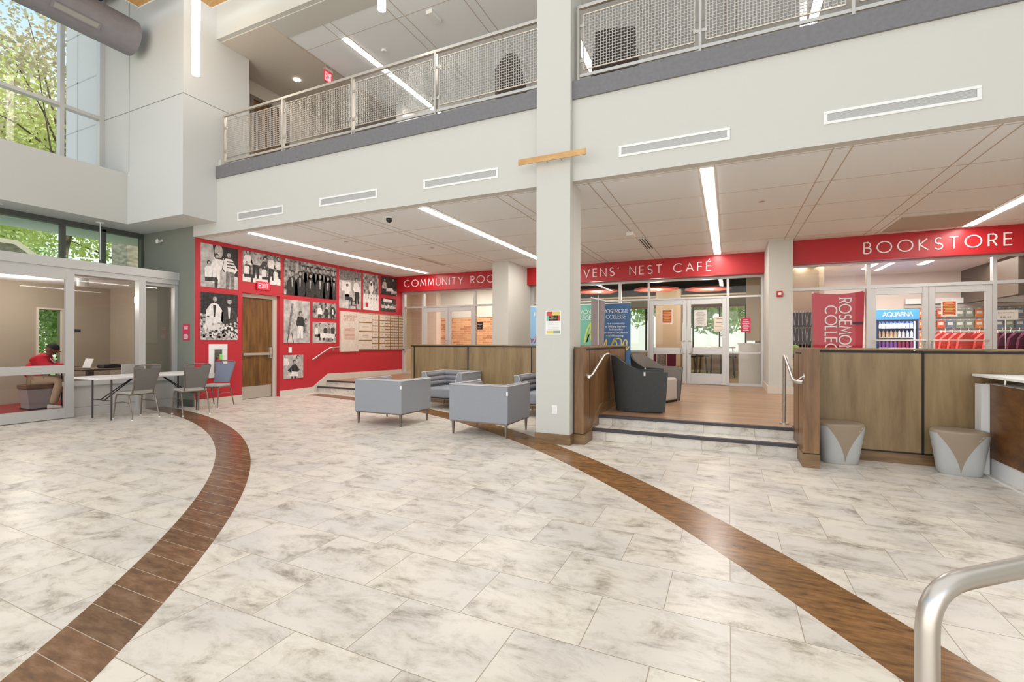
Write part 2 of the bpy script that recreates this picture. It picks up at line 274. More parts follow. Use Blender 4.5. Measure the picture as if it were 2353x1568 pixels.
# ---------------------------------------------------------------- lettering
def arc(cx, cy, rx, ry, a0, a1, n=14): return [(cx+rx*cos(RD(a0+(a1-a0)*i/n)), cy+ry*sin(RD(a0+(a1-a0)*i/n))) for i in range(n+1)]
G = {  # width, strokes on a unit-height cell
 'A':(.74,[[(0,0),(.37,1),(.74,0)],[(.14,.33),(.60,.33)]]), 'B':(.5,[[(0,0),(0,1),(.25,1)]+arc(.25,.76,.2,.24,90,-90,10)+[(0,.52)],[(0,.52),(.26,.52)]+arc(.26,.26,.24,.26,90,-90,10)+[(0,0)]]),
 'C':(.86,[arc(.5,.5,.5,.5,48,312,24)]), 'D':(.68,[[(0,0),(0,1),(.2,1)]+arc(.2,.5,.48,.5,90,-90,16)+[(0,0)]]), 'E':(.46,[[(.46,1),(0,1),(0,0),(.46,0)],[(0,.52),(.44,.52)]]),
 'F':(.44,[[(.44,1),(0,1),(0,0)],[(0,.52),(.42,.52)]]), 'G':(.92,[arc(.5,.5,.5,.5,48,350,26)+[(.98,.46),(.58,.46)]]), 'H':(.62,[[(0,0),(0,1)],[(.62,0),(.62,1)],[(0,.52),(.62,.52)]]),
 'I':(.04,[[(.02,0),(.02,1)]]), 'K':(.58,[[(0,0),(0,1)],[(.52,1),(.02,.5),(.58,0)]]), 'L':(.42,[[(0,1),(0,0),(.42,0)]]), 'M':(.84,[[(0,0),(.12,1),(.42,.2),(.72,1),(.84,0)]]),
 'N':(.66,[[(0,0),(0,1),(.66,0),(.66,1)]]), 'O':(1.0,[arc(.5,.5,.5,.5,0,360,30)]), 'P':(.48,[[(0,0),(0,1),(.24,1)]+arc(.24,.73,.24,.27,90,-90,12)+[(0,.46)]]), 'Q':(1.0,[arc(.5,.5,.5,.5,0,360,30),[(.6,.3),(.95,-.05)]]),
 'R':(.5,[[(0,0),(0,1),(.24,1)]+arc(.24,.74,.24,.26,90,-90,12)+[(0,.48)],[(.24,.48),(.5,0)]]), 'S':(.5,[arc(.25,.75,.22,.25,40,270,14)+arc(.25,.25,.25,.25,90,-150,16)]), 'T':(.56,[[(0,1),(.56,1)],[(.28,1),(.28,0)]]),
 'U':(.6,[[(0,1),(0,.3)]+arc(.3,.3,.3,.3,180,360,14)+[(.6,1)]]), 'V':(.68,[[(0,1),(.34,0),(.68,1)]]), 'X':(.6,[[(0,0),(.6,1)],[(0,1),(.6,0)]]), 'Y':(.62,[[(0,1),(.31,.48),(.62,1)],[(.31,.48),(.31,0)]]),
 'É':(.46,[[(.46,1),(0,1),(0,0),(.46,0)],[(0,.52),(.44,.52)],[(.16,1.12),(.32,1.32)]]), "'":(.08,[[(.06,1.02),(.06,.94),(.0,.82)]]), ' ':(.42,[]),
}
def ribbon(pts, w):
    pts = [Vector(p) for p in pts]; n = len(pts); closed = (pts[0]-pts[-1]).length < 1e-5; Lf = []; Rt = []
    for i, p in enumerate(pts):
        a = pts[i-1] if i > 0 else (pts[-2] if closed else None); b = pts[i+1] if i < n-1 else (pts[1] if closed else None)
        d1 = (p-a).normalized() if a is not None else None; d2 = (b-p).normalized() if b is not None else None
        if d1 is None: d1 = d2
        if d2 is None: d2 = d1
        n1 = Vector((-d1.y,d1.x)); n2 = Vector((-d2.y,d2.x)); nn = (n1+n2)
        nn = nn.normalized() if nn.length > .3 else n1
        sc = min(1/max(nn.dot(n1),.35),2.2); Lf.append(p+nn*w*.5*sc); Rt.append(p-nn*w*.5*sc)
    return Lf, Rt
def letters(mb, text, place, size, k, w=.085, track=.28, depth=.012, total=None, serif=False):
    """stroke lettering; place(u, v, d) maps flat coordinates to space"""
    adv = 0; items = []
    for ch in text:
        wd, st = G[ch]; items.append((adv, st)); adv += wd+track
    adv -= track; sx = (total/(adv*size)) if total else 1
    for x0, st in items:
        for si, s_ in enumerate(st):
            dd = depth+si*min(.0006, depth*.2)
            s2 = [((x0+px)*size*sx, py*size) for px,py in s_]
            Lf, Rt = ribbon(s2, w*size)
            for i in range(len(s2)-1):
                q = [Lf[i],Lf[i+1],Rt[i+1],Rt[i]]
                mb.hexa([place(p.x,p.y,0) for p in q], [place(p.x,p.y,dd) for p in q], k)
            if serif:
                for p, qq in ((s2[0],s2[1]),(s2[-1],s2[-2])):
                    if abs(p[0]-qq[0]) < .3*abs(p[1]-qq[1]) and (p[1] < .05*size or p[1] > .95*size):
                        h = w*size*.35; r = .13*size
                        q = [(p[0]-r,p[1]-h),(p[0]+r,p[1]-h),(p[0]+r,p[1]+h),(p[0]-r,p[1]+h)]
                        mb.hexa([place(a,b,0) for a,b in q],[place(a,b,depth) for a,b in q],k)
    return adv*size*sx
def text(mb, s, place, size, k, align='LEFT', depth=.0015, spacing=1, line=1):
    cu = bpy.data.curves.new('t','FONT'); cu.body = s; cu.size = size; cu.align_x = align; cu.resolution_u = 2; cu.space_character = spacing; cu.space_line = line
    o = bpy.data.objects.new('t', cu); C.objects.link(o); me = bpy.data.meshes.new_from_object(o)
    mb.add([place(v.co.x, v.co.y, depth) for v in me.vertices], [tuple(p.vertices) for p in me.polygons], k)
    bpy.data.objects.remove(o); bpy.data.meshes.remove(me); bpy.data.curves.remove(cu)
def onY(x0, y, z0): return lambda u, v, d: (x0+u, y-d, z0+v)          # faces -y
def onX(x, y0, z0): return lambda u, v, d: (x+d, y0+u, z0+v)          # faces +x
# ================================================================ THE SHELL
ZR, ZC = .287, 3.478           # raised floor, lower ceiling
XR = -9.93                     # red wall
YF, YS = 12.458, 12.75         # sign band, storefront glass line
# floor
struct('floor', MB().box(-11.6, 7.5, -7, 9.3, -.2, 0, 'tile'))
struct('floor_vestibule', MB().box(-14.0, -10.62, -3, 6.6, -.2, .004, 'carpet'))
f = MB()
f.box(-1.73, .733, 6.80, 7.05, ZR-.02, ZR, 'plank').box(-9.93, -6.44, 9.53, 12.9, .0, ZR, 'plank').box(-6.44, 7.5, 8.95, 12.9, 0, ZR, 'plank').box(-1.87, 7.5, 7.0, 8.96, 0, ZR, 'plank')
f.box(-9.93, 7.5, 12.9, 13.0, .0, ZR, 'plank')
struct('floor_raised', f)
def steps(name, x0, x1, ys1, ys2):
    s = struct(name, MB().box(x0, x1, ys1, ys2+.02, .0, .150, 'riser').box(x0, x1, ys2, ys2+.05, 0, ZR-.004, 'riser'))
    nosing = MB()
    for y, z in ((ys1, .156), (ys2, ZR)): nosing.box(x0, x1, y-.028, y+.05, z-.035, z+.003, 'nosing')
    struct('nosing', nosing, s)
steps('floor_steps_centre', -1.72, .74, 6.385, 6.765)
steps('floor_steps_left', -9.90, -6.44, 9.18, 9.50)
# inlaid curved bands of wood look tile
def band(name, cx, cy, r0, r1, a0, a1, k, n=90):
    mb = MB(); rows = []
    for i in range(n+1):
        a = RD(a0+(a1-a0)*i/n); rows.append([(cx+r*cos(a), cy+r*sin(a), z) for r, z in ((r0,.0),(r0,.0015),(r1,.0015),(r1,.0))])
    mb.sweep(rows, k, smooth=False); struct(name, mb)
band('trim_1', -11.95, -6.13, 11.655, 12.005, 84, 18, 'inlay')
band('trim_2', -11.08, -5.45, 14.08, 14.46, 84, 18, 'inlay2')
# red photo wall with door recess
w = MB()
w.box(-10.25, XR, 6.02, 7.05, 0, ZC, 'red').box(-10.25, XR, 7.05, 8.03, 2.445, ZC, 'red').box(-10.25, XR, 8.03, 12.9, 0, ZC, 'red')
struct('wall_red', w)
# door in the red wall
d = struct('door_1', MB().box(-10.16, -10.04, 7.07, 7.13, 0, 2.42, 'cream').box(-10.16, -10.04, 7.93, 8.03, 0, 2.42, 'cream').box(-10.16, -10.04, 7.05, 8.03, 2.36, 2.445, 'cream'))
leaf = MB().box(-10.13, -10.085, 7.13, 7.93, .01, 2.36, 'door').build('door_leaf', d, bevel=.003)
MB().box(-10.086, -10.08, 7.15, 7.91, .02, .30, 'rail').build('kick_plate', leaf)
pb = MB().box(-10.085, -10.03, 7.16, 7.84, 1.02, 1.075, 'rail').box(-10.085, -10.02, 7.83, 7.90, .94, 1.20, 'rail').build('push_bar', leaf, bevel=.004)
MB().cyl((-10.02, 7.86, 1.03), .022, .03, 'steel', axis='x').build('latch', pb)
# cream baseboards of the red wall
b = MB(); X0, X1 = XR, XR+.018
b.box(X0, X1, 6.02, 7.05, 0, .14, 'cream')
b.prism([(8.03,0),(9.02,0),(9.02,.15),(8.03,.14)], 'x', X0, X1, 'cream')
b.prism([(9.02,0),(9.53,0),(9.53,.47),(9.02,.15)], 'x', X0, X1, 'cream').prism([(9.53,.0),(YS,.0),(YS,ZR+.13),(9.53,.47)], 'x', X0, X1, 'cream')
struct('baseboard_red', b)
struct('baseboard_green', MB().box(-10.4, XR, 5.985, 6.005, 0, .14, 'alud'))
# grey green wall, tower, header, soffits
struct('wall_green', MB().box(-11.75, XR-.002, 6.005, 6.0185, 0, 3.70, 'green'))
tw = struct('wall_tower', MB().box(-11.95, -9.19, 5.345, 6.66, 3.70, 9.6, 'tower'))
MB().box(-11.95, -9.184, 5.341, 5.345, 5.949, 5.961, 'joint').box(-9.19, -9.186, 5.341, 6.66, 5.949, 5.961, 'joint').box(-10.958, -10.946, 5.341, 5.345, 4.70, 9.6, 'joint').build('panel_joint', tw)
struct('wall_header', MB().box(-11.9, -11.0, -3, 5.345, 3.70, 4.712, 'header'))
# balcony
bal = MB().box(XR, 7.5, 5.984, 6.12, ZC, 4.553, 'wall').box(XR, 7.5, 6.12, 6.13, ZC+.001, 4.6, 'wall').box(XR, 7.5, 6.12, 13.2, 4.60, 4.79, 'ceilline')
struct('wall_balcony', bal)
struct('trim_3', MB().box(-9.18, -2.36, 5.955, 6.02, 4.553, 4.793, 'band').box(-1.885, 7.5, 5.955, 6.02, 4.553, 4.793, 'band').box(-9.18,-9.10,6.0,6.12,4.79,4.93,'wall'))
struct('floor_upper', MB().box(-9.9, 7.5, 6.13, 13.2, 4.78, 4.80, 'taupe'))
# lower ceiling with its joints
cl = struct('ceiling_lower', MB().box(XR, 7.5, 6.12, YF, ZC, ZC+.06, 'ceil'))
j = MB()
for y in (6.16, 7.34, 8.54, 9.74, 10.94, 12.14): j.box(XR, 7.5, y-.006, y+.006, ZC-.002, ZC, 'ceilline')
for i in range(-5, 6):
    x = -.25+1.375*i
    for s_ in (-.09, .09): j.box(x+s_-.007, x+s_+.007, 6.12, YF, ZC-.003, ZC, 'ceilline')
j.build('ceiling_joint', cl)
# ceiling light slots
def strip(x, y0, y1, z, label, group=None):
    t = thing('linear_light', label, 'ceiling light', (x, (y0+y1)/2, z), 0, group)
    h = (y1-y0)/2
    MB().box(-.078, .078, -h-.008, h+.008, -.004, .03, 'white').build('housing', t)
    MB().box(-.066, .066, -h, h, -.009, -.004, 'lamp').build('diffuser', t)
strip(-8.53, 6.22, 12.14, ZC, 'long recessed light slot running beside the red photo wall')
strip(-4.42, 6.17, 12.1, ZC, 'long recessed light slot passing behind the pillar, above the low wooden wall')
strip(-.25, 6.19, 12.3, ZC, 'short looking light slot pointing at the cafe doors')
strip(3.93, 6.3, 11.2, ZC, 'recessed light slot above the bookstore sign')
# piers
struct('wall_pier_left', MB().box(-5.74, -5.27, 11.19, 12.9, ZR, ZC, 'wall'))
struct('wall_pier_right', MB().box(.756, 1.196, 11.19, 12.9, ZR, ZC, 'wall'))
struct('baseboard_pier', MB().box(.738, 1.21, 11.172, 12.72, ZR, ZR+.155, 'cream'))
col = struct('wall_column', MB().box(-2.355, -1.883, 5.885, 6.36, 0, 9.6, 'wall'))
MB().box(-2.37, -1.868, 5.868, 6.37, 0, .135, 'baseb').build('base', col, bevel=.003)
# ---------------------------------------------------------------- half walls of veneer
def shadow(mb, *a): mb.box(*a, 'black')
hl = struct('wall_half_left', MB().box(-6.60, -1.88, 8.80, 8.94, 0, 1.262, 'panel').box(-6.60, -6.51, 8.795, 9.55, 0, 1.262, 'panel'))
MB().box(-6.61, -1.73, 8.785, 8.955, 1.264, 1.289, 'panel').build('cap', hl, bevel=.002)
g = MB().box(-6.60, -1.9, 8.793, 8.799, 1.238, 1.262, 'black')
for x in (-6.51, -5.10, -3.62, -2.3): g.box(x-.012, x+.012, 8.793, 8.799, .14, 1.25, 'black')
g.box(-6.60, -1.9, 8.793, 8.799, .132, .146, 'black'); g.build('shadow_gap', hl)
MB().box(-6.60, -1.9, 8.788, 8.80, 0, .132, 'baseb').build('base', hl)
wl = struct('wall_half_wing', MB().box(-1.86, -1.735, 6.015, 8.80, .135, 1.262, 'panelx'))
MB().box(-1.865, -1.725, 6.005, 8.79, 1.264, 1.289, 'panelx').build('cap', wl, bevel=.002)
g = MB()
for y in (6.30, 7.50): g.box(-1.736, -1.732, y-.005, y+.005, .30, 1.25, 'darkbrown')
g.box(-1.736, -1.731, 6.15, 8.76, 1.236, 1.262, 'black').box(-1.736, -1.731, 8.74, 8.77, .5, 1.262, 'black').box(-1.86, -1.73, 6.01, 6.016, .128, .137, 'black')
g.build('shadow_gap', wl)
MB().prism([(6.0,0),(6.40,0),(6.40,.20),(6.30,.14),(6.0,.13)], 'x', -1.867, -1.712, 'baseb').prism([(6.36,.0),(8.79,.0),(8.79,ZR+.15),(6.90,ZR+.15),(6.36,.17)], 'x', -1.867, -1.718, 'baseb').build('base', wl)
rp = struct('wall_half_right', MB().box(.886, 7.5, 6.61, 6.76, 0, 1.262, 'panel').box(.733, .886, 5.955, 6.76, .155, 1.29, 'panelx'))
MB().box(.886, 7.5, 6.60, 6.77, 1.266, 1.289, 'panel').build('cap', rp, bevel=.002)
MB().box(.886, 7.5, 6.596, 6.61, 0, .115, 'baseb').box(.728, .892, 5.948, 6.76, 0, .148, 'baseb').build('base', rp)
g = MB().box(.886, 7.5, 6.602, 6.609, 1.236, 1.260, 'black').box(.886, 7.5, 6.602, 6.609, .117, .131, 'black').box(.733, .886, 5.951, 5.956, .148, .156, 'black')
for x in (1.945, 3.2, 4.5): g.box(x-.011, x+.011, 6.602, 6.609, .12, 1.24, 'black')
g.box(.729, .733, 6.12, 6.55, 1.222, 1.240, 'black').box(.7305, .733, 6.30, 6.307, .3, 1.22, 'darkbrown'); g.build('shadow_gap', rp)
# ================================================================ STOREFRONTS
def frame(mb, x0, x1, z0, z1, y, t=.05, dep=.11, k='alu'): mb.box(x0, x1, y, y+dep, z0, z1, k)
def pane(parent, x0, x1, z0, z1, y, k='glass', name='pane'): return MB().box(x0, x1, y+.05, y+.056, z0, z1, k).build(name, parent)
def double_door(name, x0, x1, y, z1=2.445, mid=None, pulls='C', bar=False):
    d = struct(name, MB().box(x0-.004, x1+.004, y+.02, y+.09, z1, z1+.02, 'alu')); xm = (x0+x1)/2
    for a, b_, s_ in ((x0, xm-.004, 1), (xm+.004, x1, -1)):
        m = MB(); st = .095
        m.box(a, a+st, y+.02, y+.075, ZR+.008, z1, 'alu').box(b_-st, b_, y+.02, y+.075, ZR+.008, z1, 'alu').box(a+st, b_-st, y+.02, y+.075, z1-.13, z1, 'alu').box(a+st, b_-st, y+.02, y+.075, ZR+.008, ZR+.28, 'alu')
        if mid: m.box(a+st, b_-st, y+.02, y+.075, mid[0], mid[1], 'alu')
        lf = m.build('door_leaf', d, bevel=.003)
        MB().box(a+st, b_-st, y+.045, y+.051, (mid[1] if mid else ZR+.28), z1-.13, 'glass').build('glass_pane', lf)
        if mid: MB().box(a+st, b_-st, y+.045, y+.051, ZR+.28, mid[0], 'glass').build('glass_pane', lf)
        hx = (b_-.05) if s_ > 0 else (a+.05); o = -.075*s_
        if pulls == 'C': MB().tube([(hx,y+.02,1.06),(hx,y-.05,1.06),(hx+o,y-.055,1.08),(hx+o,y-.055,1.37),(hx,y-.05,1.39),(hx,y+.02,1.39)], .013, 'rail').build('pull_handle', lf)
        else: MB().tube([(hx,y+.02,1.10),(hx,y-.06,1.10),(hx,y-.06,1.38),(hx,y+.02,1.38)], .012, 'rail').build('pull_handle', lf)
        if bar:
            MB().tube([(a+.05,y-.01,1.40),(b_-.05,y-.01,1.40)], .014, 'rail').build('push_bar', lf)
    return d
# cafe storefront
c2 = MB(); y = YS
for a, b_ in ((-5.28,-5.18),(-2.71,-2.64),(-1.945,-1.893),(-.052,.012),(.70,.756)): frame(c2, a, b_, ZR, 2.985, y)
frame(c2, -5.2, .756, 2.93, 2.985, y); frame(c2, -5.2, .70, 2.455, 2.50, y)
for a, b_ in ((-5.2,-1.94),(.0,.72)): frame(c2, a, b_, ZR, ZR+.06, y); frame(c2, a, b_, 1.08, 1.13, y)
cw = struct('window_1', c2)
for a, b_ in ((-5.18,-2.71),(-2.64,-1.945),(.012,.70)):
    pane(cw, a, b_, 1.13, 2.455, y); pane(cw, a, b_, ZR+.06, 1.08, y); pane(cw, a, b_, 2.50, 2.93, y)
pane(cw, -1.893, -.052, 2.50, 2.93, y)
double_door('door_2', -1.893, -.052, y, mid=(1.045,1.215))
# community room storefront
c3 = MB()
for a, b_ in ((-9.93,-9.84),(-9.14,-9.065),(-7.21,-7.135)): frame(c3, a, b_, ZR, 2.985, y)
frame(c3, -9.9, -5.7, 2.93, 2.985, y); frame(c3, -9.9, -5.7, 2.455, 2.51, y)
for a, b_ in ((-9.9,-9.1),(-7.15,-5.7)): frame(c3, a, b_, ZR, ZR+.06, y); frame(c3, a, b_, 1.04, 1.10, y)
cw = struct('window_2', c3)
for a, b_ in ((-9.84,-9.14),(-7.135,-5.74)):
    pane(cw, a, b_, 1.10, 2.455, y, 'smoke' if a < -9 else 'glass'); pane(cw, a, b_, ZR+.06, 1.04, y); pane(cw, a, b_, 2.51, 2.93, y)
pane(cw, -9.065, -7.21, 2.51, 2.93, y)
double_door('door_3', -9.065, -7.21, y, mid=None)
# bookstore storefront
YB = 11.60; c4 = MB()
for a, b_ in ((1.18,1.235),(2.52,2.59),(4.43,4.49),(6.4,6.46)): frame(c4, a, b_, ZR, 2.985, YB)
frame(c4, 1.2, 7.5, 2.95, 2.985, YB); frame(c4, 1.2, 7.5, 2.445, 2.51, YB); frame(c4, 1.2, 2.55, ZR, ZR+.06, YB); frame(c4, 4.45, 7.5, ZR, ZR+.06, YB)
cw = struct('window_3', c4)
for a, b_ in ((1.235,2.52),(4.49,6.4)): pane(cw, a, b_, ZR+.06, 2.445, YB); pane(cw, a, b_, 2.51, 2.95, YB)
pane(cw, 2.59, 4.43, 2.51, 2.95, YB)
double_door('door_4', 2.59, 4.43, YB, mid=None, pulls='U', bar=True)
# red sign bands (soffit fascias) with raised letters
sb = struct('wall_sign_band_centre', MB().box(XR, -5.7, YF, YS+.12, 2.985, ZC, 'redband').box(-5.27, .756, YF, YS+.12, 2.985, ZC, 'redband'))
sb2 = struct('wall_sign_band_right', MB().box(1.196, 7.5, 11.38, YB+.15, 2.985, ZC, 'redband'))
def sign(name, label, s, x0, x1, y, z, size, w_, tr):
    t = thing(name, label, 'sign lettering', (x0, y, z)); adv = sum(G[c_][0]+tr for c_ in s)-tr; k = (x1-x0)/adv; u = 0
    for c_ in s:
        if G[c_][1]: m = MB(); letters(m, c_, lambda a,b,d: (u*k+a, -d, b), size, 'printwhite', w=w_, track=0, depth=.012, total=max(G[c_][0],.01)*k if G[c_][0] > .05 else None); m.build('letter', t)
        u += G[c_][0]+tr
    return t
sign('sign_lettering', 'white raised letters reading COMMUNITY ROOM on the red band', 'COMMUNITY ROOM', -9.62, -6.03, YF, 3.13, .210, .10, .36)
sign('sign_lettering', "white raised letters of the cafe name on the red band above the cafe doors", "RAVENS' NEST CAFÉ", -4.07, -.395, YF, 3.115, .210, .095, .44)
sign('sign_lettering', 'white raised letters reading BOOKSTORE on the red band', 'BOOKSTORE', 2.43, 4.60, 11.38, 3.115, .215, .095, .44)
# ================================================================ VESTIBULE
XV = -10.43
v = MB()
v.box(-10.72, XV+.02, -3, 6.0, 2.615, 2.77, 'alu').box(-10.70, XV-.01, -3, 6.0, 2.52, 2.615, 'alu')
v.box(-10.58, XV, 5.27, 5.385, 0, 2.55, 'alu').box(-10.60, -10.47, 5.94, 6.0, 0, 2.55, 'alu')
v.box(-10.64, -10.55, -3, 5.96, .0, .155, 'alu').box(-10.63, -10.57, 4.2, 5.96, .155, .54, 'alu').box(-10.66, -10.52, 4.2, 5.96, .54, .62, 'alu').box(-10.64,-10.5,5.385,5.95,2.46,2.53,'alu')
vs = struct('window_4', v)
MB().box(-10.61, -10.605, 4.2, 5.28, .62, 2.52, 'glass').build('pane', vs); MB().box(-10.57, -10.565, 5.385, 5.94, .62, 2.47, 'smoke').build('pane', vs)
sl = MB(); a = XV-.06; b_ = XV
for y0, y1 in ((4.155,4.275),(2.50,2.62)): sl.box(a, b_, y0, y1, .01, 2.52, 'alu')
sl.box(a, b_, 2.62, 4.155, 2.41, 2.52, 'alu').box(a, b_, 2.62, 4.155, .01, .185, 'alu').box(a, b_, 2.62, 4.155, .785, .925, 'alu')
sd = struct('door_5', sl)
MB().box(XV-.035, XV-.030, 2.62, 4.155, .925, 2.41, 'glass').build('glass_pane', sd); MB().box(XV-.035, XV-.030, 2.62, 4.155, .185, .785, 'glass').build('glass_pane', sd)
tag(MB().box(-10.60, -10.585, 4.29, 4.43, 1.50, 1.555, 'plate').build('sensor_bar', bevel=.003), 'small black bar stuck on the entrance glass beside the sliding door', 'sensor')
struct('wall_vestibule', MB().box(-14.0, -13.8, -3, 5.02, 0, 2.75, 'interior').box(-14.0, -13.8, 5.43, 7, 0, 2.75, 'interior').box(-14.0, -13.8, 5.02, 5.43, 2.04, 2.75, 'interior').box(-14.0, -13.8, 5.02, 5.43, 0, .45, 'interior').box(-14.0, -11.75, 6.35, 6.5, 0, 2.75, 'interior').box(-11.76, -10.62, 6.3, 6.4, 0, 2.75, 'intdark'))
struct('ceiling_vestibule', MB().box(-14.0, -10.68, -3, 6.35, 2.62, 2.76, 'ceil'))
wv = struct('window_5', MB().box(-13.86, -13.78, 4.99, 5.03, .45, 2.08, 'cream').box(-13.86, -13.78, 5.42, 5.46, .45, 2.08, 'cream').box(-13.86, -13.78, 4.99, 5.46, 2.04, 2.08, 'cream').box(-13.86, -13.76, 4.99, 5.46, .41, .46, 'cream'))
MB().box(-13.85, -13.845, 5.03, 5.42, .46, 2.04, 'glassg').build('pane', wv)
for lx, ly, le in ((-12.6,4.4,26),(-12.6,1.5,26)): light('vestibule_lamp', 'POINT', (lx,ly,2.3), le, (1,.93,.84)).data.shadow_soft_size = .12
tag(MB().cyl((-12.0, 5.05, 2.46), .09, .16, 'white').build('ceiling_lamp'), 'white drum shaped ceiling lamp just behind the entrance glass', 'ceiling lamp')
# clerestory above the vestibule
XCL = -11.714; c5 = MB()
c5.box(XCL-.12, XCL, -3, 6.02, 3.60, 3.70, 'alud').box(XCL-.12, XCL, -3, 6.02, 2.76, 2.93, 'alud')
for y_ in (.9, 1.9, 3.70, 4.63, 5.28, 5.99): c5.box(XCL-.12, XCL, y_-.035, y_+.035, 2.9, 3.65, 'alud')
cw = struct('window_6', c5)
for a, b_ in ((1.93,3.66),(3.74,4.6),(4.66,5.25),(5.31,5.96)): MB().box(XCL-.06, XCL-.055, a, b_, 2.93, 3.60, 'glassg').build('pane', cw)
# tall upper window
XU = -11.85; c6 = MB()
for y_, h in ((1.4,.035),(3.0,.035),(4.655,.035),(5.30,.045)): c6.box(XU-.14, XU, y_-h, y_+h, 4.70, 9.6, 'alu')
for z_ in (4.74, 5.97, 7.9, 9.5): c6.box(XU-.14, XU, -1, 5.33, z_-.035, z_+.035, 'alu')
cw = struct('window_7', c6)
for a, b_ in ((1.44,2.96),(3.04,4.62),(4.69,5.255)):
    for p, q in ((4.78,5.93),(6.01,7.86),(7.94,9.46)): MB().box(XU-.07, XU-.065, a, b_, p, q, 'glass').build('pane', cw)
# dark roof over the tall window and a navy roller shade box
struct('ceiling_atrium', MB().box(-12, -9.0, 1.5, 5.345, 9.6, 9.7, 'navy'))
tag(MB().box(-11.8, -11.25, .5, 5.2, 8.3, 9.2, 'navy').build('shade_box', bevel=.01), 'dark navy box hanging above the round duct in the top left corner', 'shade box')
# ================================================================ UPPER STOREY
struct('wall_upper_left', MB().box(-10.0, -9.87, 6.66, 7.2, 4.8, 7.3, 'cream').box(-10.0, -9.87, 7.2, 8.2, 6.9, 7.3, 'cream').box(-10.0, -9.87, 8.2, 12.6, 4.8, 7.3, 'cream').box(-10.0,-9.88,7.25,8.15,4.8,6.9,'door').box(-9.88,-9.85,7.18,7.26,4.8,6.95,'frame').box(-9.88,-9.85,8.14,8.22,4.8,6.95,'frame').box(-9.88,-9.85,7.18,8.22,6.88,6.96,'frame'))
struct('wall_upper_back', MB().box(-10.0, 7.5, 12.5, 12.6, 4.8, 7.3, 'wall').box(-7.6,-7.4,9.5,12.5,4.8,7.3,'wall'))
uc = struct('ceiling_upper', MB().box(-10, 7.5, 6.05, 12.6, 7.30, 7.36, 'ceil').box(-10, -7.85, 6.05, 12.6, 7.285, 7.301, 'cream').box(-9.19, 7.5, 5.96, 6.05, 7.30, 9.6, 'wall').box(-7.85, 7.5, 6.05, 6.50, 7.287, 7.301, 'wall'))
j = MB()
for y_ in (6.95, 8.15, 9.35, 10.55, 11.75): j.box(-7.85, 7.5, y_-.006, y_+.006, 7.297, 7.30, 'ceilline')
for i in range(0, 9):
    x = -6.85+1.375*i
    for s_ in (-.09,.09): j.box(x+s_-.007, x+s_+.007, 6.5, 12.5, 7.297, 7.30, 'ceilline')
j.box(-7.87, -7.84, 6.5, 12.5, 7.28, 7.30, 'ceilline'); j.build('ceiling_joint', uc)
strip(-6.85, 6.97, 12.0, 7.298, 'light slot in the upper floor ceiling seen through the railing mesh')
strip(-2.72, 6.97, 12.0, 7.298, 'light slot in the upper floor ceiling behind the mesh right of the pillar')
strip(1.40, 6.97, 12.0, 7.298, 'light slot in the upper floor ceiling above the picture edge at the right')
tag(MB().cyl((-8.9, 7.62, 7.27), .07, .014, 'lampw').build('downlight'), 'small round downlight in the upper ceiling left of the EXIT sign', 'downlight')
tag(MB().cyl((-6.4, 7.6, 7.26), .05, .04, 'white').build('smoke_detector'), 'small white smoke detector on the upper ceiling beside the light slot', 'smoke detector')
tag(MB().box(-4.95,-4.82,7.0,7.3,7.23,7.30,'white').build('ceiling_sensor', bevel=.008), 'white box shaped sensor on the upper ceiling above the railing', 'sensor')
# railing: posts, handrail, framed woven mesh
YR = 6.08
def mesh_panel(parent, x0, x1):
    f_ = MB(); z0, z1 = 4.985, 5.715
    for a in (x0, x1): f_.tube([(a,YR,z0),(a,YR,z1)], .011, 'rail', 6)
    for a in (z0, z1): f_.tube([(x0,YR,a),(x1,YR,a)], .011, 'rail', 6)
    fr = f_.build('panel_frame', parent)
    wv_ = MB(); n = int((x1-x0)/.038)
    for i in range(1, n): x = x0+(x1-x0)*i/n; wv_.box(x-.0032, x+.0032, YR-.004, YR+.002, z0, z1, 'rail')
    n = int((z1-z0)/.038)
    for i in range(1, n): z = z0+(z1-z0)*i/n; wv_.box(x0, x1, YR-.002, YR+.004, z-.0032, z+.0032, 'rail')
    wv_.build('woven_mesh', fr)
    for x, s_ in ((x0,-1),(x1,1)):
        for z in (z0+.12, z1-.14): c_ = MB(); c_.box(x-.012, x+.012+.0, YR-.022, YR+.018, z-.03, z+.03, 'rail').box(min(x,x+s_*.05), max(x,x+s_*.05), YR-.008, YR+.008, z-.02, z+.02, 'rail').build('clamp', parent)
def railing(label, posts, xe):
    t = thing('railing', label, 'railing', (0,0,0))
    MB().box(posts[0]-.02, xe, YR-.022, YR+.022, 5.80, 5.845, 'rail').build('handrail', t, bevel=.006)
    MB().box(posts[0], xe, YR-.012, YR+.012, 4.885, 4.925, 'rail').build('bottom_rail', t)
    for p in posts: MB().box(p-.014, p+.014, YR-.03, YR+.03, 4.79, 5.80, 'rail').build('post', t)
    for a, b_ in zip(posts[:-1], posts[1:]): mesh_panel(t, a+.065, b_-.065)
    if xe-posts[-1] > .5: mesh_panel(t, posts[-1]+.065, xe-.04)
    return t
railing('steel balcony railing with mesh panels left of the pillar', [-9.10,-7.45,-5.78,-4.11], -2.37)
railing('steel balcony railing with woven mesh panels right of the pillar', [-1.83,-.32,1.20,2.72], 4.2)
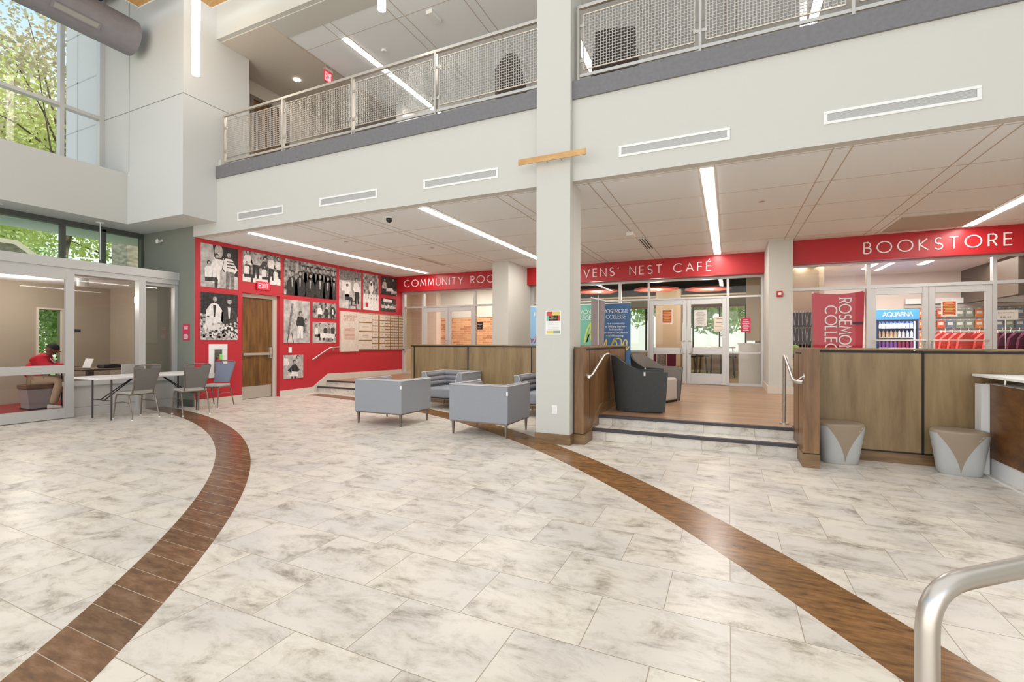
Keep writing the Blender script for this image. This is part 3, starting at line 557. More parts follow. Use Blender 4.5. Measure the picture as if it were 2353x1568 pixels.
# ================================================================ THINGS ON THE WALLS
def grille(x0, x1, z0, z1, label):
    t = thing('air_grille', label, 'air grille', ((x0+x1)/2, 5.984, (z0+z1)/2), 0); w_, h = (x1-x0)/2, (z1-z0)/2
    f_ = MB(); f_.box(-w_, w_, -.014, 0, h-.028, h, 'white').box(-w_, w_, -.014, 0, -h, -h+.028, 'white').box(-w_, -w_+.035, -.014, 0, -h+.028, h-.028, 'white').box(w_-.035, w_, -.014, 0, -h+.028, h-.028, 'white').build('frame', t)
    s_ = MB().box(-w_+.035, w_-.035, -.003, 0, -h+.028, h-.028, 'grille')
    for i in range(7): z = -h+.034+(2*h-.068)*i/6; s_.box(-w_+.035, w_-.035, -.006, -.002, z-.002, z+.002, 'alu')
    s_.build('slats', t)
grille(-8.56, -7.31, 3.655, 3.815, 'leftmost white air grille on the balcony face')
grille(-6.43, -5.16, 3.672, 3.822, 'second white air grille from the left on the balcony face')
grille(-4.26, -2.98, 3.685, 3.832, 'white air grille on the balcony face just left of the pillar')
grille(-1.27, .01, 3.695, 3.838, 'white air grille on the balcony face just right of the pillar')
grille(.92, 2.20, 3.690, 3.828, 'rightmost white air grille on the balcony face, above the bookstore')
t = thing('wooden_bar', 'light wooden bar standing off the front of the tall pillar', 'wooden bar', (-2.1, 5.75, 3.752))
MB().box(-.465, .465, -.008, .008, -.038, .038, 'maple').build('board', t, bevel=.002); MB().cyl((-.1,.008,0), .008, .13, 'steel', axis='y').build('standoff', t); MB().cyl((.1,.008,0), .008, .13, 'steel', axis='y').build('standoff', t)
t = thing('wall_outlet', 'white power outlet low on the tall pillar', 'outlet', (-2.09, 5.885, .455))
MB().box(-.038, .038, -.006, 0, -.058, .058, 'white').build('cover_plate', t, bevel=.002)
MB().box(-.016, .016, -.009, -.005, .008, .036, 'paper').box(-.016, .016, -.009, -.005, -.036, -.008, 'paper').build('socket', t)
p = MB().box(-2.217, -2.0, 5.875, 5.885, 1.447, 1.762, 'white'); Y_ = 5.8735
p.box(-2.205,-2.013,Y_,5.876,1.628,1.752,'pk').box(-2.205,-2.12,Y_-.0004,5.876,1.69,1.752,'orangebanner').box(-2.12,-2.013,Y_-.0006,5.876,1.70,1.752,'gold').box(-2.205,-2.17,Y_-.0008,5.876,1.628,1.695,'bannerteal').box(-2.043,-2.013,Y_-.0008,5.876,1.628,1.70,'orangebanner')
p.box(-2.205,-2.105,Y_,5.876,1.46,1.50,'gold').box(-2.105,-2.013,Y_,5.876,1.46,1.50,'greenp')
text(p, 'PAN', onY(-2.145, 5.872, 1.672), .026, 'printwhite'); text(p, 'AFRICAN', onY(-2.168, 5.872, 1.652), .026, 'gold'); text(p, 'PLAY', onY(-2.145, 5.872, 1.632), .024, 'printred')
for i in range(5): p.box(-2.19,-2.03,Y_,5.876,1.52+i*.02,1.523+i*.02,'pl')
tag(p.build('poster'), 'small PAN AFRICAN poster in a clear holder on the tall pillar', 'poster')
t = thing('fire_alarm', 'small red fire alarm strobe on the pier left of the bookstore', 'fire alarm', (.955, 11.19, 2.36))
MB().box(-.055, .055, -.05, 0, -.06, .06, 'alarmr').build('housing', t, bevel=.008); MB().box(-.03, .03, -.062, -.05, -.025, .025, 'white').build('strobe', t, bevel=.004)
# EXIT signs
t = thing('exit_sign', 'red EXIT sign over the oak door in the red wall', 'exit sign', (-9.90, 7.55, 2.64))
MB().box(.0, .014, -.17, .17, -.085, .085, 'exitp').build('panel', t); m = MB(); letters(m, 'EXIT', onX(.015, -.125, -.055), .11, 'exitr', w=.17, track=.22, depth=.002, total=.25); m.build('lettering', t)
MB().box(-.01, .022, -.18, .18, .085, .10, 'exitp').build('housing', t)
t = thing('exit_sign', 'red EXIT sign hanging from the upper floor ceiling', 'exit sign', (-7.85, 7.52, 7.04), RD(0)); t.scale = (1, .52, 1)
MB().box(-.012, .012, -.20, .20, -.11, .12, 'exitp').build('panel', t); m = MB(); letters(m, 'EXIT', onX(.013, -.15, -.085), .16, 'exitr', w=.17, track=.2, depth=.002, total=.30); m.build('lettering', t)
MB().box(-.03, .03, -.21, .21, .12, .17, 'rail').box(-.012, .012, -.16, -.13, .17, .26, 'rail').box(-.012, .012, .13, .16, .17, .26, 'rail').build('mounting', t)
# grey green wall: magenta plaque, wall spotlight
p = MB().box(-10.285, -10.075, 5.992, 6.005, 1.36, 1.70, 'magenta')
for i, w_ in enumerate((.14,.12,.13)): p.box(-10.18-w_/2, -10.18+w_/2, 5.990, 5.993, 1.635-i*.02, 1.645-i*.02, 'printwhite')
for i, w_ in enumerate((.1,.15,.15,.12)): p.box(-10.18-w_/2, -10.18+w_/2, 5.990, 5.993, 1.47-i*.026, 1.484-i*.026, 'printwhite')
tag(p.build('wall_plaque'), 'magenta plaque with small white text on the grey green wall', 'plaque')
t = thing('wall_spotlight', 'small white spotlight high on the grey green wall', 'spotlight', (-11.04, 6.005, 3.50))
MB().cyl((0,-.02,0), .03, .02, 'white', axis='y').build('base', t); MB().cyl((0,-.10,-.03), .05, .07, 'white', r2=.02, axis='y').build('lamp_head', t)
# fire extinguisher cabinet
t = thing('extinguisher_cabinet', 'white recessed cabinet in the red wall holding a fire extinguisher', 'extinguisher cabinet', (XR, 6.50, .92))
f_ = MB(); f_.box(0,.02,-.20,.20,.25,.365,'white').box(0,.02,-.20,.20,-.35,-.255,'white').box(0,.02,-.20,-.085,-.255,.25,'white').box(0,.02,.085,.20,-.255,.25,'white'); f_.build('frame', t, bevel=.002)
MB().box(.0, .004, -.085, .085, -.255, .25, 'pm').build('back_panel', t); MB().box(.016, .018, -.085, .085, -.255, .25, 'glass').build('glass_pane', t)
t = thing('fire_extinguisher', 'red fire extinguisher with a green tag inside the white cabinet', 'fire extinguisher', (XR+.045, 6.49, .67))
MB().lathe((0,0,0), [(0,0),(.048,0),(.052,.02),(.052,.25),(.04,.29),(.018,.31),(.018,.33),(0,.33)], 'fered').build('cylinder', t)
MB().box(-.02, .02, -.03, .03, .33, .36, 'pm').tube([(0,.02,.345),(0,.06,.33),(0,.062,.2)], .006, 'blackf', 6).build('valve', t); MB().box(.03, .034, -.005, .06, .28, .40, 'fegreen').build('tag', t); MB().box(.051,.054,-.025,.03,.12,.19,'white').build('label_plate', t)
tag(MB().box(XR, XR+.008, 8.278, 8.368, 1.065, 1.20, 'white').build('light_switch', bevel=.002), 'white switch plate on the red wall above the lowest mural', 'switch')
# handrails
def handrail(name, label, pts, r, brackets=(), flange=None):
    t = thing(name, label, 'handrail', (0,0,0))
    def smooth(pts, n=6, d=.07):
        P_ = [Vector(p) for p in pts]; out = [P_[0]]
        for a, b_, c_ in zip(P_[:-2], P_[1:-1], P_[2:]):
            u = (a-b_); v_ = (c_-b_); q = min(d, u.length*.45, v_.length*.45); s_, e_ = b_+u.normalized()*q, b_+v_.normalized()*q
            for i in range(n+1): k = i/n; out.append(s_*(1-k)**2+b_*2*k*(1-k)+e_*k*k)
        out.append(P_[-1]); return out
    MB().tube(smooth(pts), r, 'steel', 16).build('rail_tube', t)
    for a in brackets: MB().tube([a[0], a[1]], .008, 'steel', 8).cyl(a[1], .035, .008, 'steel', axis=a[2]).build('bracket', t)
    if flange: MB().cyl(flange, .055, .012, 'steel').build('base_flange', t)
    return t
xh = XR+.09
handrail('handrail', 'brushed steel handrail on the red wall beside the left steps', [(xh,8.93,.865),(xh,9.52,1.175),(xh,9.86,1.19)], .021, [((xh,9.13,.95),(XR+.004,9.13,.92),'x'),((xh,9.72,1.17),(XR+.004,9.72,1.13),'x')])
xh = -1.64
handrail('handrail', 'brushed steel handrail on the brown panelled half wall beside the pillar', [(xh,5.93,.90),(xh,6.05,.905),(xh,6.75,1.165),(xh,7.02,1.175)], .019, [((xh,6.16,.925),(-1.732,6.16,.90),'x'),((xh,6.88,1.16),(-1.732,6.88,1.12),'x')])
handrail('handrail', 'brushed steel handrail with a floor post at the right end of the centre steps', [(.662,7.09,ZR),(.662,7.09,1.17),(.652,6.93,1.185),(.66,6.14,.93),(.665,5.90,.925),(.72,5.86,.925)], .019, [((.668,5.95,.93),(.733,5.95,.985),'x')], (.662,7.09,ZR))
handrail('handrail', 'large satin steel handrail bend in the bottom right foreground', [(.285,.948,-.25),(.285,.948,.965),(.62,1.175,1.003),(1.2,1.545,1.065)], .0158)
# honour board
t = thing('donor_board', 'pale stone donor board of small plates with bronze strips on the red wall', 'donor board', (XR, 9.955, 1.06))
MB().box(0, .05, 0, .70, 0, 1.145, 'board').build('title_panel', t, bevel=.003)
m = MB(); text(m, 'ROSEMONT\nCOLLEGE', onX(.051, .10, .97), .10, 'boardred', line=.9)
for i in range(10): m.box(.05, .0515, .14, .56, .66-i*.035, .672-i*.035, 'boardred')
m.build('title_text', t)
MB().box(0, .03, .70, 2.81, .02, 1.15, 'boardback').build('back_board', t)  # back board in a darker brown so the plates stand out
pl = MB()
for c_, (y0, y1, n) in enumerate(((.72,1.27,4),(1.30,1.56,6),(1.64,1.86,6),(1.89,2.12,12),(2.18,2.34,12),(2.37,2.52,12),(2.58,2.80,12))):
    h = 1.08/n
    for i in range(n): pl.box(.03, .045, y0, y1, .045+i*h+.02, .045+(i+1)*h-.014, 'board'); pl.box(.045, .0465, y0+(y1-y0)*.25, y1-(y1-y0)*.25, .045+(i+.5)*h, .045+(i+.5)*h+.008, 'boardred')
pl.build('name_plates', t); bz = MB()
for y0, y1, n in ((.71,1.29,4),(1.30,1.88,6),(1.90,2.81,12)):
    h = 1.08/n
    for i in range(1, n): bz.box(.03, .040, y0, y1, .045+i*h-(.018 if n == 4 else .010), .045+i*h+(.018 if n == 4 else .010), 'bronze')
for y0 in (1.60, 2.14, 2.55): bz.box(.03, .041, y0-.025, y0+.025, .03, 1.13, 'bronze')
bz.build('bronze_strips', t)
# black and white murals: flat printed panels with printed figures
def poly(mb, pts, lay, k): mb.add([(.012+lay*.0006, u, v) for u, v in pts], [tuple(range(len(pts)))], k)
def ell(cx, cy, rx, ry, n=14): return [(cx+rx*cos(2*pi*i/n), cy+ry*sin(2*pi*i/n)) for i in range(n)]
def fig(mb, u, v, h, top, bot, lay=2, cap=False, gown=False, lean=0, skin='pl', hair='pk', seated=False, arm=0):
    r = h*.075; hv = v+h-r
    if gown:
        poly(mb, [(u-.10*h,v+h*.78),(u-.21*h,v+h*.62),(u-.25*h,v),(u+.25*h,v),(u+.22*h,v+h*.6),(u+.10*h,v+h*.78),(u,v+h*.82)], lay, top); poly(mb, [(u-.04*h,v+h*.76),(u+.04*h,v+h*.76),(u+.015*h,v+h*.45),(u-.015*h,v+h*.45)], lay+1, bot)
    elif seated:
        poly(mb, [(u-.10*h,v+h*.80),(u-.16*h,v+h*.70),(u-.14*h,v+h*.36),(u+.12*h,v+h*.34),(u+.15*h,v+h*.70),(u+.09*h,v+h*.80)], lay, top)
        poly(mb, [(u-.15*h,v+h*.38),(u+.30*h,v+h*.40),(u+.36*h,v+h*.30),(u+.32*h,v),(u+.22*h,v),(u+.22*h,v+h*.24),(u-.14*h,v+h*.22)], lay+1, bot)
    else:
        poly(mb, [(u-.08*h+lean,v+h*.82),(u-.14*h+lean,v+h*.76),(u-.13*h,v+h*.45),(u+.13*h,v+h*.45),(u+.15*h+lean,v+h*.76),(u+.08*h+lean,v+h*.82)], lay, top)
        poly(mb, [(u-.12*h,v+h*.47),(u+.12*h,v+h*.47),(u+.12*h,v),(u+.03*h,v),(u,v+h*.35),(u-.05*h,v),(u-.13*h,v)], lay+1, bot)
        for s_ in (-1,1): poly(mb, [(u+s_*.12*h+lean,v+h*.77),(u+s_*(.21+arm)*h,v+h*.55),(u+s_*(.12)*h,v+h*.42),(u+s_*.09*h,v+h*.46),(u+s_*.14*h,v+h*.56)], lay+1, top)
    poly(mb, ell(u+lean, hv+.01*h, r*1.05, r*1.15), lay+1, hair); poly(mb, ell(u+lean+.012*h, hv-.008*h, r*.74, r*.86), lay+2, skin)
    poly(mb, ell(u+lean-.012*h, hv, r*.09, r*.09, 6), lay+3, 'pk'); poly(mb, ell(u+lean+.035*h, hv, r*.09, r*.09, 6), lay+3, 'pk'); poly(mb, [(u+lean-.005*h,hv-r*.45),(u+lean+.03*h,hv-r*.45),(u+lean+.03*h,hv-r*.55),(u+lean-.005*h,hv-r*.55)], lay+3, 'pd')
    if cap: poly(mb, [(u+lean-1.9*r,hv+r*1.0),(u+lean+.1*r,hv+r*1.45),(u+lean+2.0*r,hv+r*1.0),(u+lean,hv+r*.6)], lay+3, 'pk')
def clipped(me_mb, w_, h):   # keep the print inside its panel
    me_mb.v = [(x, min(max(y,0.0),w_), min(max(z,0.0),h)) if x > .012 else (x,y,z) for x,y,z in me_mb.v]
def mural(y0, y1, z0, z1, label, bgk, draw):
    t = MB(); w_, h = y1-y0, z1-z0; t.box(0, .012, 0, w_, 0, h, bgk); draw(t, w_, h); clipped(t, w_, h)
    o = t.build('photo_mural'); o.location = (XR, y0, z0); tag(o, label, 'photo mural', 'black and white murals on the red wall'); return o
def m1(t, w_, h):
    poly(t, [(0,0),(w_,0),(w_,.14),(0,.10)], 1, 'pl'); poly(t, [(w_*.6,h*.4),(w_,h*.3),(w_,h),(w_*.3,h),(w_*.35,h*.7)], 1, 'pk'); poly(t, ell(w_*.46,h*.86,.09,.16), 2, 'pl'); poly(t, [(w_*.34,h*.72),(w_*.6,h*.72),(w_*.56,h*.5),(w_*.38,h*.5)], 2, 'pw'); poly(t, [(w_*.36,h*.72),(w_*.58,h*.72),(w_*.58,h*.68),(w_*.36,h*.68)], 3, 'pd'); poly(t, [(w_*.4,0),(w_*.6,0),(w_*.55,h*.5),(w_*.42,h*.5)], 2, 'pl')
    fig(t, w_*.40, .10, .62, 'pw', 'pw', 3); fig(t, w_*.78, 0, .80, 'pw', 'pm', 3, lean=-.04)
    for i in range(3): poly(t, [(w_*.68,h*(.50+i*.07)),(w_*.9,h*(.50+i*.07)),(w_*.9,h*(.53+i*.07)),(w_*.68,h*(.53+i*.07))], 7, 'pd')
    fig(t, w_*.2, 0, .55, 'pw', 'pd', 5, seated=True)
def m2(t, w_, h):
    poly(t, [(0,0),(w_,0),(w_,.2),(0,.16)], 1, 'pw'); poly(t, [(0,h*.5),(w_,h*.5),(w_,h),(0,h)], 1, 'pbg1')
    for u, s_, a, b_ in ((.12,.62,'pw','pk'),(.33,.66,'pl','pk'),(.56,.52,'pd','pd'),(.74,.60,'pw','pk'),(.93,.58,'pw','pk')): fig(t, w_*u, .10, s_, a, b_, 2)
    for u, s_, a, b_ in ((.10,.45,'pw','pd'),(.55,.42,'pw','pk'),(.86,.40,'pw','pw')): fig(t, w_*u, 0, s_, a, b_, 6, seated=True)
def m3(t, w_, h):
    poly(t, [(0,h*.45),(w_,h*.5),(w_,h),(0,h)], 1, 'pbg1'); poly(t, [(w_*.14,0),(w_*.20,0),(w_*.19,h),(w_*.15,h)], 2, 'pm'); poly(t, [(0,0),(w_,0),(w_,.1),(0,.1)], 1, 'pl')
    for i in range(9): fig(t, w_*(.34+.08*i), .12, .66, 'pd', 'pm', 2, cap=True, gown=True)
    for i, u in enumerate((.14,.28,.47,.66,.82,.95)): fig(t, w_*u, -.10+.02*(i%2), .70, 'pk', 'pl', 7, cap=True, gown=True)
def m4(t, w_, h):
    poly(t, [(0,h*.72),(w_,h*.78),(w_,h),(0,h)], 1, 'pm'); poly(t, [(w_*.1,h*.45),(w_*.5,h*.45),(w_*.5,h*.7),(w_*.1,h*.7)], 2, 'pw'); poly(t, [(w_*.2,h*.3),(w_*.9,h*.33),(w_*.95,h*.38),(w_*.2,h*.37)], 3, 'pl')
    fig(t, w_*.8, .15, .75, 'pw', 'pk', 3, lean=-.03); fig(t, w_*.35, .1, .6, 'pw', 'pd', 3, seated=True)
    for a in (.42,.74): poly(t, [(w_*a,0),(w_*a+.03,0),(w_*a+.03,h*.32),(w_*a,h*.32)], 4, 'pk')
    for a in (.08,.2): poly(t, [(w_*.42,h*a),(w_*.76,h*a),(w_*.76,h*a+.02),(w_*.42,h*a+.02)], 4, 'pd')
def m5(t, w_, h):
    poly(t, ell(w_*.5,h*.62,.09,.22), 2, 'pw'); poly(t, ell(w_*.5,h*.72,.035,.05), 3, 'pk'); poly(t, [(0,0),(w_,0),(w_,h*.28),(0,h*.34)], 1, 'pw')
    for i in range(6): fig(t, w_*(.08+.17*i), h*.22, .30, 'pw', 'pw', 3)
    poly(t, [(w_*.14,h*.08),(w_*.3,h*.08),(w_*.3,h*.2),(w_*.14,h*.2)], 6, 'red')
def m6(t, w_, h):
    poly(t, [(0,0),(w_,0),(w_,h*.3),(0,h*.2)], 1, 'pk'); fig(t, w_*.2, -.1, .62, 'pl', 'pk', 2); fig(t, w_*.75, -.1, .66, 'pd', 'pl', 2, seated=True); poly(t, [(w_*.3,h*.2),(w_*.8,h*.25),(w_*.7,h*.42),(w_*.35,h*.36)], 6, 'pw')
def m7(t, w_, h):
    poly(t, [(w_*.15,h*.68),(w_*.75,h*.72),(w_*.75,h*.92),(w_*.15,h*.95)], 2, 'pw')
    for i in range(11): fig(t, w_*(.04+.09*i), -.02, .24+.02*(i%3), 'pw' if i%2 else 'pl', 'pd', 2)
def m8(t, w_, h):
    poly(t, [(0,h*.55),(w_,h*.5),(w_,h),(0,h)], 1, 'pk'); fig(t, w_*.36, .12, .82, 'pw', 'pk', 2, cap=True, gown=True, hair='pd'); fig(t, w_*.76, .10, .80, 'pd', 'pw', 2, cap=True, gown=True, hair='pm')
    for i in range(150):
        u, v_ = random.random(), random.random()**1.3*.55
        if u < .2 or v_ < .42: poly(t, ell(w_*u, .06+h*v_*.8, .02+.02*random.random(), .018+.016*random.random(), 7), 12+(i%3), random.choice(('pw','pw','pw','pl','pd')))
def m9(t, w_, h):
    poly(t, [(w_*.12,h*.2),(w_*.2,h*.2),(w_*.36,h*.9),(w_*.28,h*.92)], 2, 'pm'); poly(t, [(w_*.18,h*.28),(w_*.5,h*.28),(w_*.44,h*.7),(w_*.26,h*.8)], 1, 'pl'); fig(t, w_*.62, .12, .68, 'pk', 'pw', 3); fig(t, w_*.84, .0, .62, 'pbg1', 'pl', 3, seated=True)
    poly(t, [(w_*.1,0),(w_*.13,0),(w_*.2,h*.24),(w_*.17,h*.24)], 4, 'pd'); poly(t, [(w_*.34,0),(w_*.37,0),(w_*.3,h*.24),(w_*.27,h*.24)], 4, 'pd')
def m10(t, w_, h):
    poly(t, [(0,h*.5),(w_,h*.45),(w_,h),(0,h)], 1, 'pbg1'); fig(t, w_*.28, -.12, .48, 'pw', 'pd', 2); fig(t, w_*.56, -.12, .46, 'pd', 'pk', 2); fig(t, w_*.84, -.12, .54, 'pk', 'pk', 2); poly(t, [(w_*.80,h*.3),(w_*.88,h*.3),(w_*.86,h*.62),(w_*.82,h*.62)], 7, 'pw')
def m11(t, w_, h):
    poly(t, [(w_*.3,h*.25),(w_*.9,h*.2),(w_*.95,h*.42),(w_*.3,h*.48)], 5, 'pw')
    for u, s_, a in ((.15,.42,'pw'),(.3,.46,'pl'),(.52,.42,'pd'),(.68,.44,'pm'),(.85,.46,'pd')): fig(t, w_*u, .06, s_, a, 'pd', 2, seated=True)
    for i in range(5): poly(t, [(w_*.55,.03+i*.028),(w_*.8,.03+i*.028),(w_*.8,.04+i*.028),(w_*.55,.04+i*.028)], 8, 'pk')
def m12(t, w_, h):
    fig(t, w_*.1, .1, .5, 'pw', 'pl', 2); fig(t, w_*.8, -.05, .62, 'pl', 'pl', 2, lean=-.05); fig(t, w_*.5, -.1, .55, 'pk', 'pk', 4, lean=.02, arm=.12); poly(t, [(w_*.3,h*.1),(w_*.75,h*.08),(w_*.7,h*.26),(w_*.4,h*.3)], 9, 'pw')
for args in ((6.129,6.938,2.485,3.39,'tall mural top left showing three people at a stone pillar','pbg3',m1),(7.05,8.03,2.70,3.40,'mural above the EXIT sign with a sports team standing and sitting','pbg1',m2),
 (8.13,9.82,2.505,3.39,'widest mural showing a crowd in dark caps and gowns','pbg1',m3),(9.935,10.795,2.295,3.385,'mural of people in a classroom above the left end of the donor board','pbg3',m4),
 (10.885,11.57,2.305,3.40,'narrow mural of a statue among trees with one red spot','pbg1',m5),(11.69,12.44,2.835,3.42,'topmost right mural of two people at a table in the dark corner','pd',m6),
 (11.68,12.40,2.31,2.73,'small wide mural of a row of people under a white banner','pk',m7),(6.125,6.932,1.373,2.372,'mural of two graduates standing among white flowers','pbg2',m8),
 (8.135,8.915,1.305,2.385,'tall mural right of the oak door with artists and an easel','pbg3',m9),(9.012,9.826,1.97,2.39,'small mural of three people standing outdoors','pbg1',m10),
 (9.015,9.828,1.311,1.865,'mural of people sitting around a table above the handrail','pbg3',m11),(8.13,8.713,.42,1.006,'lowest small mural near the baseboard right of the oak door','pbg3',m12)):
    mural(*args)
# ceiling fittings
t = thing('dome_camera', 'small dark dome camera on the lower ceiling near the balcony edge', 'security camera', (-5.29, 6.43, ZC))
MB().cyl((0,0,-.02), .07, .02, 'white').build('base', t); MB().ball((0,0,-.035), .055, 'camdark').build('dome', t)
def diffuser(x, y0, y1, label, n=3):
    t = MB().box(x-.085, x+.085, y0, y1, ZC-.006, ZC, 'ceil')
    for i in range(n): xx = x-.055+i*.11/(n-1 or 1); t.box(xx-.013, xx+.013, y0+.02, y1-.02, ZC-.008, ZC-.004, 'black' if n == 3 else 'ceilline')
    tag(t.build('slot_diffuser'), label, 'ceiling vent')
diffuser(-1.62, 9.85, 11.0, 'three slot ceiling vent above the cafe entrance')
diffuser(-7.155, 9.85, 11.04, 'brownish slot vent in the ceiling in front of the community room', 5)
tag(MB().box(2.66, 3.85, 9.98, 11.16, ZC-.01, ZC-.001, 'stripe').build('return_air_panel'), 'large beige ceiling panel above the bookstore sign', 'ceiling panel')
tag(MB().box(-1.80, -1.66, 9.15, 9.4, ZC-.07, ZC, 'white').build('ceiling_sensor', bevel=.01), 'white box sensor on the lower ceiling beside the three slot vent', 'sensor')
for x, y_, s_ in ((.445,8.0,'ceiling right of the light slot that points at the cafe'),(-7.4,7.6,'ceiling between the two left light slots'),(-6.1,8.9,'ceiling between the left light slots, the farther one')):
    tag(MB().cyl((x,y_,ZC-.006), .045, .006, 'ceilline').build('sprinkler_cover'), 'sprinkler cover on the lower '+s_, 'sprinkler cover')
for y_, x, s_ in ((3.6,-11.35,'at the left picture edge'),(5.05,-11.35,'near the tower')):
    t = thing('pendant_sprinkler', 'white ceiling plate with thin drop pipe under the grey header '+s_, 'sprinkler', (x, y_, 3.70)); MB().cyl((0,0,-.012), .07, .012, 'white').build('plate', t); MB().tube([(0,0,-.01),(0,0,-.75)], .008, 'white', 8).build('drop_pipe', t)
# hanging tube lights, cloud panels, round duct
def tube_light(x, y_, z, label):
    t = thing('tube_pendant', label, 'pendant light', (x, y_, z)); MB().cyl((0,0,.0), .062, 2.6, 'lampw', 24).build('glowing_tube', t); MB().cyl((0,0,2.6), .064, .12, 'white', 24).build('cap', t); MB().tube([(0,0,2.7),(0,0,4.5)], .004, 'steel', 6).build('cable', t)
tube_light(-8.41, 5.10, 5.975, 'long glowing tube light hanging in front of the tower wall')
tube_light(-4.68, 5.50, 6.27, 'glowing tube light end at the top edge above the balcony')
for x, y_, w_, s_ in ((-10.06, 5.06, .95, 'left orange wood ceiling cloud with a white rim beside the duct'), (-8.83, 5.64, 2.0, 'right orange wood ceiling cloud with a white rim beside the tube light')):
    t = thing('ceiling_cloud', s_, 'ceiling panel', (x, y_, 7.6)); MB().box(.02, w_, -2.0, -.02, 0, .03, 'maple').build('wood_panel', t)
    MB().box(0, w_, -.02, 0, -.004, .05, 'white').box(0, .02, -2.0, -.02, -.004, .05, 'white').build('rim', t)
t = thing('round_duct', 'big grey fabric covered round duct under the roof at the top left', 'air duct', (-10.47, 5.15, 7.19))
m = MB(); N_ = 40
m.sweep([[(.33*cos(2*pi*i/N_)*(1+.004*(k%2)), -k*.21, .33*sin(2*pi*i/N_)*(1+.004*(k%2))) for i in range(N_+1)] for k in range(38)], 'duct'); m.add([(.33*cos(2*pi*i/N_), 0, .33*sin(2*pi*i/N_)) for i in range(N_)], [tuple(range(N_))], 'duct')
m.build('duct_body', t)
rot = RD(-42); gx, gz = .335*cos(rot), .335*sin(rot)
m = MB(); m.T = Matrix.Translation((gx,-.95,gz)) @ Matrix.Rotation(-rot, 4, 'Y'); m.box(-.006,.01,-.34,.34,-.06,.06,'duct').box(.009,.013,-.30,.30,-.04,.04,'joint'); m.build('slot_grille', t)
MB().tube([(0,-.5,.33),(.0,-.55,2.2)], .004, 'legdark', 5).tube([(0,-.5,.33),(-.2,-.45,2.2)], .004, 'legdark', 5).build('hanger_wire', t)
# ================================================================ LOUNGE FURNITURE
def make_cube_chair(label):
    t = thing('lounge_armchair', label, 'armchair', group='grey cube armchairs by the half wall'); W_, D_ = .475, .40
    prof = [(0,.21),(0,.715),(.03,.735),(.075,.735),(.10,.715),(.135,.60),(.15,.44),(.15,.22)]   # inward offset, height
    m = MB()
    P_ = prof+[prof[0]]
    rows = [[(-W_+a, D_, z) for a, z in P_], [(-W_+a, -D_+a, z) for a, z in P_], [(W_-a, -D_+a, z) for a, z in P_], [(W_-a, D_, z) for a, z in P_]]
    m.sweep(rows, 'fabric', smooth=False)
    for r_ in (rows[0], rows[3]): m.add(r_[:-1], [tuple(range(len(prof)))], 'fabric')
    m.build('shell', t, bevel=.008)
    m = MB()
    for z, o_ in ((.675,.105),(.585,.135),(.495,.155)):
        p = [(W_-o_, D_-.03, z), (W_-o_, -D_+o_+.04, z), (W_-o_-.05, -D_+o_, z), (-W_+o_+.05, -D_+o_, z), (-W_+o_, -D_+o_+.04, z), (-W_+o_, D_-.03, z)]
        m.tube(p, .047, 'fabric2', 12)
    m.build('channel_cushion', t)
    m = MB().box(-W_+.15, W_-.15, -D_+.16, D_+.005, .215, .425, 'fabric'); m.build('seat_cushion', t, bevel=.05)
    m = MB()
    m.tube([(-W_, D_, .725), (-W_, -D_, .728), (W_, -D_, .728), (W_, D_, .725)], .0075, 'piping', 8)
    for s_ in (-1, 1): m.tube([(s_*(W_-a), D_+.004, z) for a, z in prof[2:]], .0065, 'piping', 8)
    m.tube([(W_-.09,D_,.732),(W_-.09,-D_+.09,.735),(-W_+.09,-D_+.09,.735),(-W_+.09,D_,.732)], .006, 'piping', 8); m.build('piping', t)
    MB().box(-W_+.01, W_-.01, -D_+.01, D_-.01, .188, .21, 'frame').build('base_frame', t, bevel=.004)
    for sx in (-1, 1):
        for sy in (-1, 1):
            x, y_ = sx*(W_-.045), sy*(D_-.045); a, b_ = .019, .010
            MB().hexa([(x-b_,y_-b_,0),(x+b_,y_-b_,0),(x+b_,y_+b_,0),(x-b_,y_+b_,0)], [(x-a,y_-a,.19),(x+a,y_-a,.19),(x+a,y_+a,.19),(x-a,y_+a,.19)], 'frame').build('leg', t, bevel=.003)
    MB().box(W_-.022, W_+.003, -D_-.004, -D_+.004, .60, .655, 'white').build('care_tag', t)
    return t
ch = make_cube_chair('grey cube armchair with its back to the viewer, left of the front pair'); ch.location = (-5.13, 6.36, 0)
dup(ch, (-3.25, 6.28, 0), 0, 'grey cube armchair with its back to the viewer, nearest to the white pillar')
dup(ch, (-5.22, 8.35, 0), pi, 'grey cube armchair facing the viewer by the half wall, between the front pair')
dup(ch, (-3.10, 8.25, 0), pi, 'grey cube armchair facing the viewer, cut off by the white pillar')
